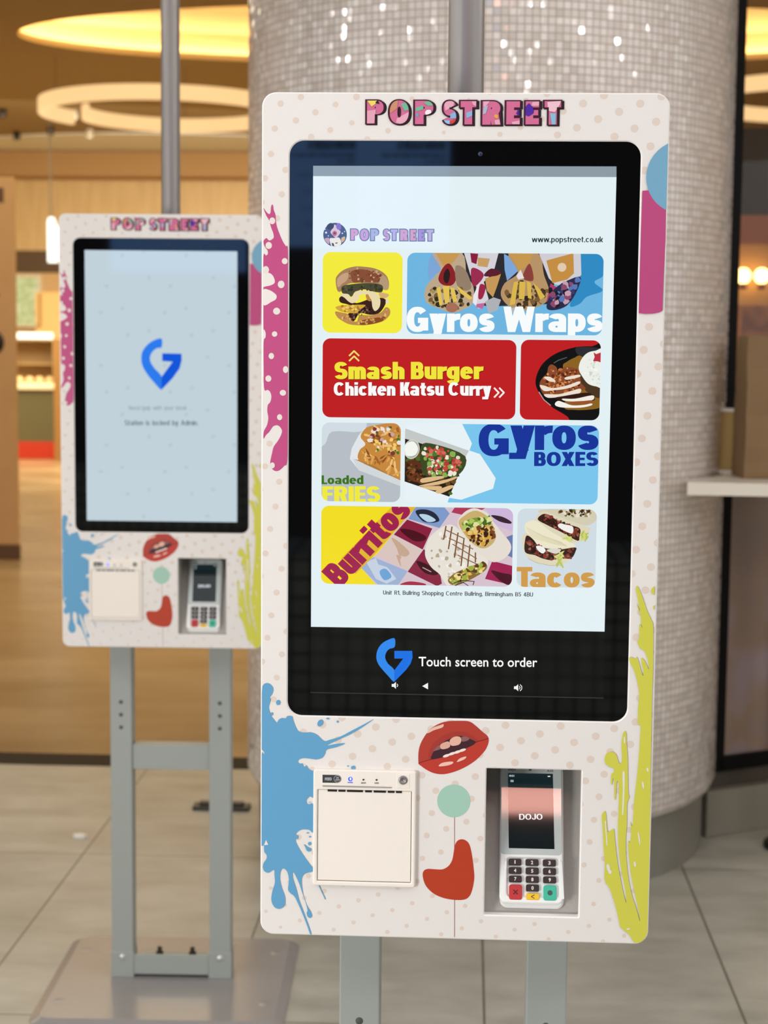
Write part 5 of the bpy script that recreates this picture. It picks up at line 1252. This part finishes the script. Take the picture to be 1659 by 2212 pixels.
# ------------------------------------------------------------------ far left of the hall
bd = empty('information_board', (-3.9, 9.5, 0)); tag(bd, 'tall beige board with dark print at the left picture edge', 'board')
mb = MB(); mb.box((-.9, -.1, .10), (.830, -.06, 2.60), grain(mat('beige_board', '#c99f6c', .55), 4, .3, '#bd9360', 5), .006); mb.build('board_panel', bd)
mb = MB(); mb.box((-.91, -.11, 0), (.834, -.05, .10), mat('brown_board_base', '#5c3d1c', .5), .004); mb.build('board_base', bd)
ik = mat('brown_board_print', '#5a4024', .6)
for z, h_, x0_, x1_ in ((2.43, .1, .72, .76), (2.02, .035, .64, .70), (1.86, .02, .55, .68), (1.80, .02, .55, .72), (1.74, .015, .5, .66)):
    mb = MB(); mb.face([(x0_, -.102, z), (x1_, -.102, z), (x1_, -.102, z+h_), (x0_, -.102, z+h_)], ik); mb.build('board_print', bd)
mb = MB(); mb.lathe([(.09, -.1015), (.09, -.103), (.0001, -.103)], mat('black_board_motif', '#17120c', .5), 24, (.66, 0, 1.49), axis='Y'); mb.build('board_motif', bd)
ct = empty('food_counter', (-5.43, 19.25, 0)); tag(ct, 'olive green food counter with a red kick board far back on the left', 'counter')
mb = MB(); mb.box((-.75, -.25, .22), (.215, .5, .88), mat('olive_panel', '#5b5434', .5), .005); mb.build('front_panel', ct)
mb = MB(); mb.box((-.75, -.26, 0), (.215, .5, .22), mat('red_kick_board', '#b22c10', .5), .004); mb.build('kick_board', ct)
mb = MB(); mb.box((-.8, -.29, .88), (.225, .5, .93), mat('pale_worktop', '#e8d6b0', .35), .006); mb.build('worktop', ct)
cs = empty('display_case', (-5.43, 19.1, .93)); tag(cs, 'glass food display case with a bright light bar on the far olive counter', 'display case')
mb = MB(); mb.box((-.7, -.02, 0), (.21, .3, .03), mat('pale_worktop')); mb.box((-.7, .27, .03), (.21, .3, .56), mat('case_back', '#a88a5c', .5)); mb.box((.19, -.02, .03), (.21, .3, .56), mat('case_back')); mb.build('case_body', cs)
mb = MB(); mb.box((-.7, -.03, .56), (.22, .3, .585), mat('case_back')); mb.build('case_roof', cs)
mb = MB(); mb.box((-.72, -.06, .585), (.19, .02, .665), mat('case_light_bar', '#000000', .4, emit=(1, .92, .70), es=2.4), .02); mb.build('light_bar', cs)
mb = MB(); mb.box((-.69, .04, .26), (.19, .26, .275), mat('case_back')); mb.build('case_shelf', cs)
Rn = random.Random(5)
for i in range(5):
    x = .12-i*.13
    mb = MB(); mb.lathe([(.0001, 0), (.05, .003), (.058, .03), (.045, .065), (.02, .08), (.0001, .082)], grain(mat('cream_bread', '#ecd2a0', .6), 20, .3, '#c99c58', 4), 16)
    o = mb.build('bread_roll'); o.location = (-5.43+x, 19.18, .96); tag(o, 'pale bread roll in a row on the floor of the far glass display case', 'bread', 'rolls in the display case')
thing_box('timber_post', 'brown timber post beside the far olive counter', 'post', (-5.10, 18.55, 0), (-4.98, 18.7, 1.52), mat('brown_timber', '#8d6430', .5), .004)
pl = empty('planted_window', (-6.9, 24.2, 1.70)); tag(pl, 'window with green leaves behind it at the far left', 'window')
mb = MB(); plate(mb, (-.26, 0, .20, .82, .01), [(-.22, .04, .16, .78, .01)], 0, .1, mat('pale_window_frame', '#e3d8bc', .5)); mb.build('window_frame', pl)
lv_ = mat('green_leaf_print', '#7f9048', .5, emit='#a8ac6c', es=.55); N, Lk, b = nodes(lv_); vo = N.new('ShaderNodeTexVoronoi'); vo.inputs['Scale'].default_value = 14; tc = N.new('ShaderNodeTexCoord'); rp = N.new('ShaderNodeValToRGB'); rp.color_ramp.elements[0].color = lin('#6f8a3c'); rp.color_ramp.elements[1].color = lin('#f0ecc8'); rp.color_ramp.elements[1].position = .75
Lk.new(tc.outputs['Object'], vo.inputs[0]); Lk.new(vo.outputs[0], rp.inputs[0]); Lk.new(rp.outputs[0], b.inputs['Emission Color'])
mb = MB(); mb.box((-.22, .06, .04), (.16, .1, .78), lv_); mb.build('window_view', pl)
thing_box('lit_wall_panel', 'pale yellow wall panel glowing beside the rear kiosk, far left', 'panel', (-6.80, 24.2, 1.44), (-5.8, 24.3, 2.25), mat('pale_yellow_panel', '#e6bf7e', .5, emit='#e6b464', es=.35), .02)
# white lit figure 1
sg = MB(); wl = mat('white_lit_sign', '#000000', .4, emit=(1, .97, .82), es=2.0)
one = [(-.085, 0), (.045, 0), (.045, .17), (.085, .17), (.085, .34), (-.01, .585), (-.06, .585), (-.085, .54)]
for t in tris(one):
    if area2(t) < 0: t = t[::-1]
    sg.face([(x, 0, z) for x, z in t], wl); sg.face([(x, .06, z) for x, z in t[::-1]], wl)
for i in range(len(one)): a, b2 = one[i], one[(i+1) % len(one)]; sg.face([(*a[:1], 0, a[1]), (a[0], .06, a[1]), (b2[0], .06, b2[1]), (b2[0], 0, b2[1])], wl)
sg.box((-.04, .02, .58), (-.032, .04, HC-2.52), mat('sign_hanger', '#5a4a34', .5)); sg.box((-.058, .02, .58), (-.05, .04, HC-2.52), mat('sign_hanger')); o = sg.build('lit_sign'); o.location = (-5.44, 20.0, 2.52); tag(o, 'white glowing arrow-like sign hanging left of the rear kiosk', 'sign')

# ------------------------------------------------------------------ ring lamps and ceiling spots
RL = mat('ring_lamp_glow', '#000000', .4, emit=(1.05, .67, .30), es=1.0)
def ring_lamp(x, y, z, lab):
    r = empty('ring_lamp', (x, y, z)); tag(r, lab, 'lamp', 'suspended ring lamps')
    mb = MB(); n = 96; prof = [(-.02, -.072), (.02, -.072), (.026, -.06), (.026, .06), (.02, .072), (-.02, .072), (-.026, .06), (-.026, -.06)]; prev = None
    A0, A1 = math.radians(176), math.radians(176-385)
    for i in range(n+1):
        t = i/n; a = A0+(A1-A0)*t; rad = .80+.42*min(1, t/.22)**.7 if t < .22 else 1.22
        cur_ = [((rad+p)*math.cos(a), (rad+p)*math.sin(a), q) for p, q in prof]
        if prev:
            for k in range(8): mb.face([prev[k], prev[(k+1) % 8], cur_[(k+1) % 8], cur_[k]], RL)
        else: mb.face(cur_, RL)
        prev = cur_
    mb.face(prev[::-1], RL); mb.build('glowing_band', r)
    for a in (45, 90, 165):
        mb = MB(); mb.lathe([(.004, .08), (.004, HC-z-.015)], mat('lamp_wire', '#6a6258', .5), 6, (1.22*math.cos(math.radians(a)), 1.22*math.sin(math.radians(a)), 0)); mb.build('suspension_wire', r)
ring_lamp(-3.06, 15.0, 3.81, 'large warm glowing ring lamp hanging left of the column'); ring_lamp(3.35, 15.0, 3.93, 'warm glowing ring lamp seen right of the black post')
def spot(x, y, z, lit, lab):
    r = empty('ceiling_spotlight', (x, y, z)); tag(r, lab, 'spotlight', 'hall ceiling spotlights')
    mb = MB(); mb.lathe([(.0001, 0), (.05, 0), (.05, -.10), (.045, -.11)], mat('spot_black', '#2a2018', .5) if not lit else mat('spot_white', '#d8ccb4', .5), 18); mb.build('spot_body', r)
    mb = MB(); mb.lathe([(.045, -.105), (.0001, -.112)], mat('spot_lens_dark', '#151210', .3) if not lit else mat('spot_lens_lit', '#000000', .3, emit=(1, .93, .70), es=2.2), 18); mb.build('spot_lens', r)
spot(-5.90, 19.29, HC, 0, 'dark ceiling spotlight at the left picture edge'); spot(-6.35, 21.6, HC, 0, 'dark ceiling spotlight, left of the pair below the ring lamp end'); spot(-5.72, 21.0, HC, 0, 'dark ceiling spotlight, right of the pair below the ring lamp end')
spot(-5.25, 21.3, HC, 1, 'bright lit ceiling spotlight just under the ring lamp'); spot(-5.02, 19.4, HC, 1, 'lit ceiling spotlight in the gap of the ring lamp')
spot(-6.9, 27.2, HC, 0, 'dark ceiling spotlight near the back wall, left of the lit one'); spot(-6.45, 27.3, HC, 1, 'small lit ceiling spotlight near the back wall'); spot(-4.7, 26.5, HC-.02, 0, 'dark ceiling spotlight under the pale raft right of the steel pole')
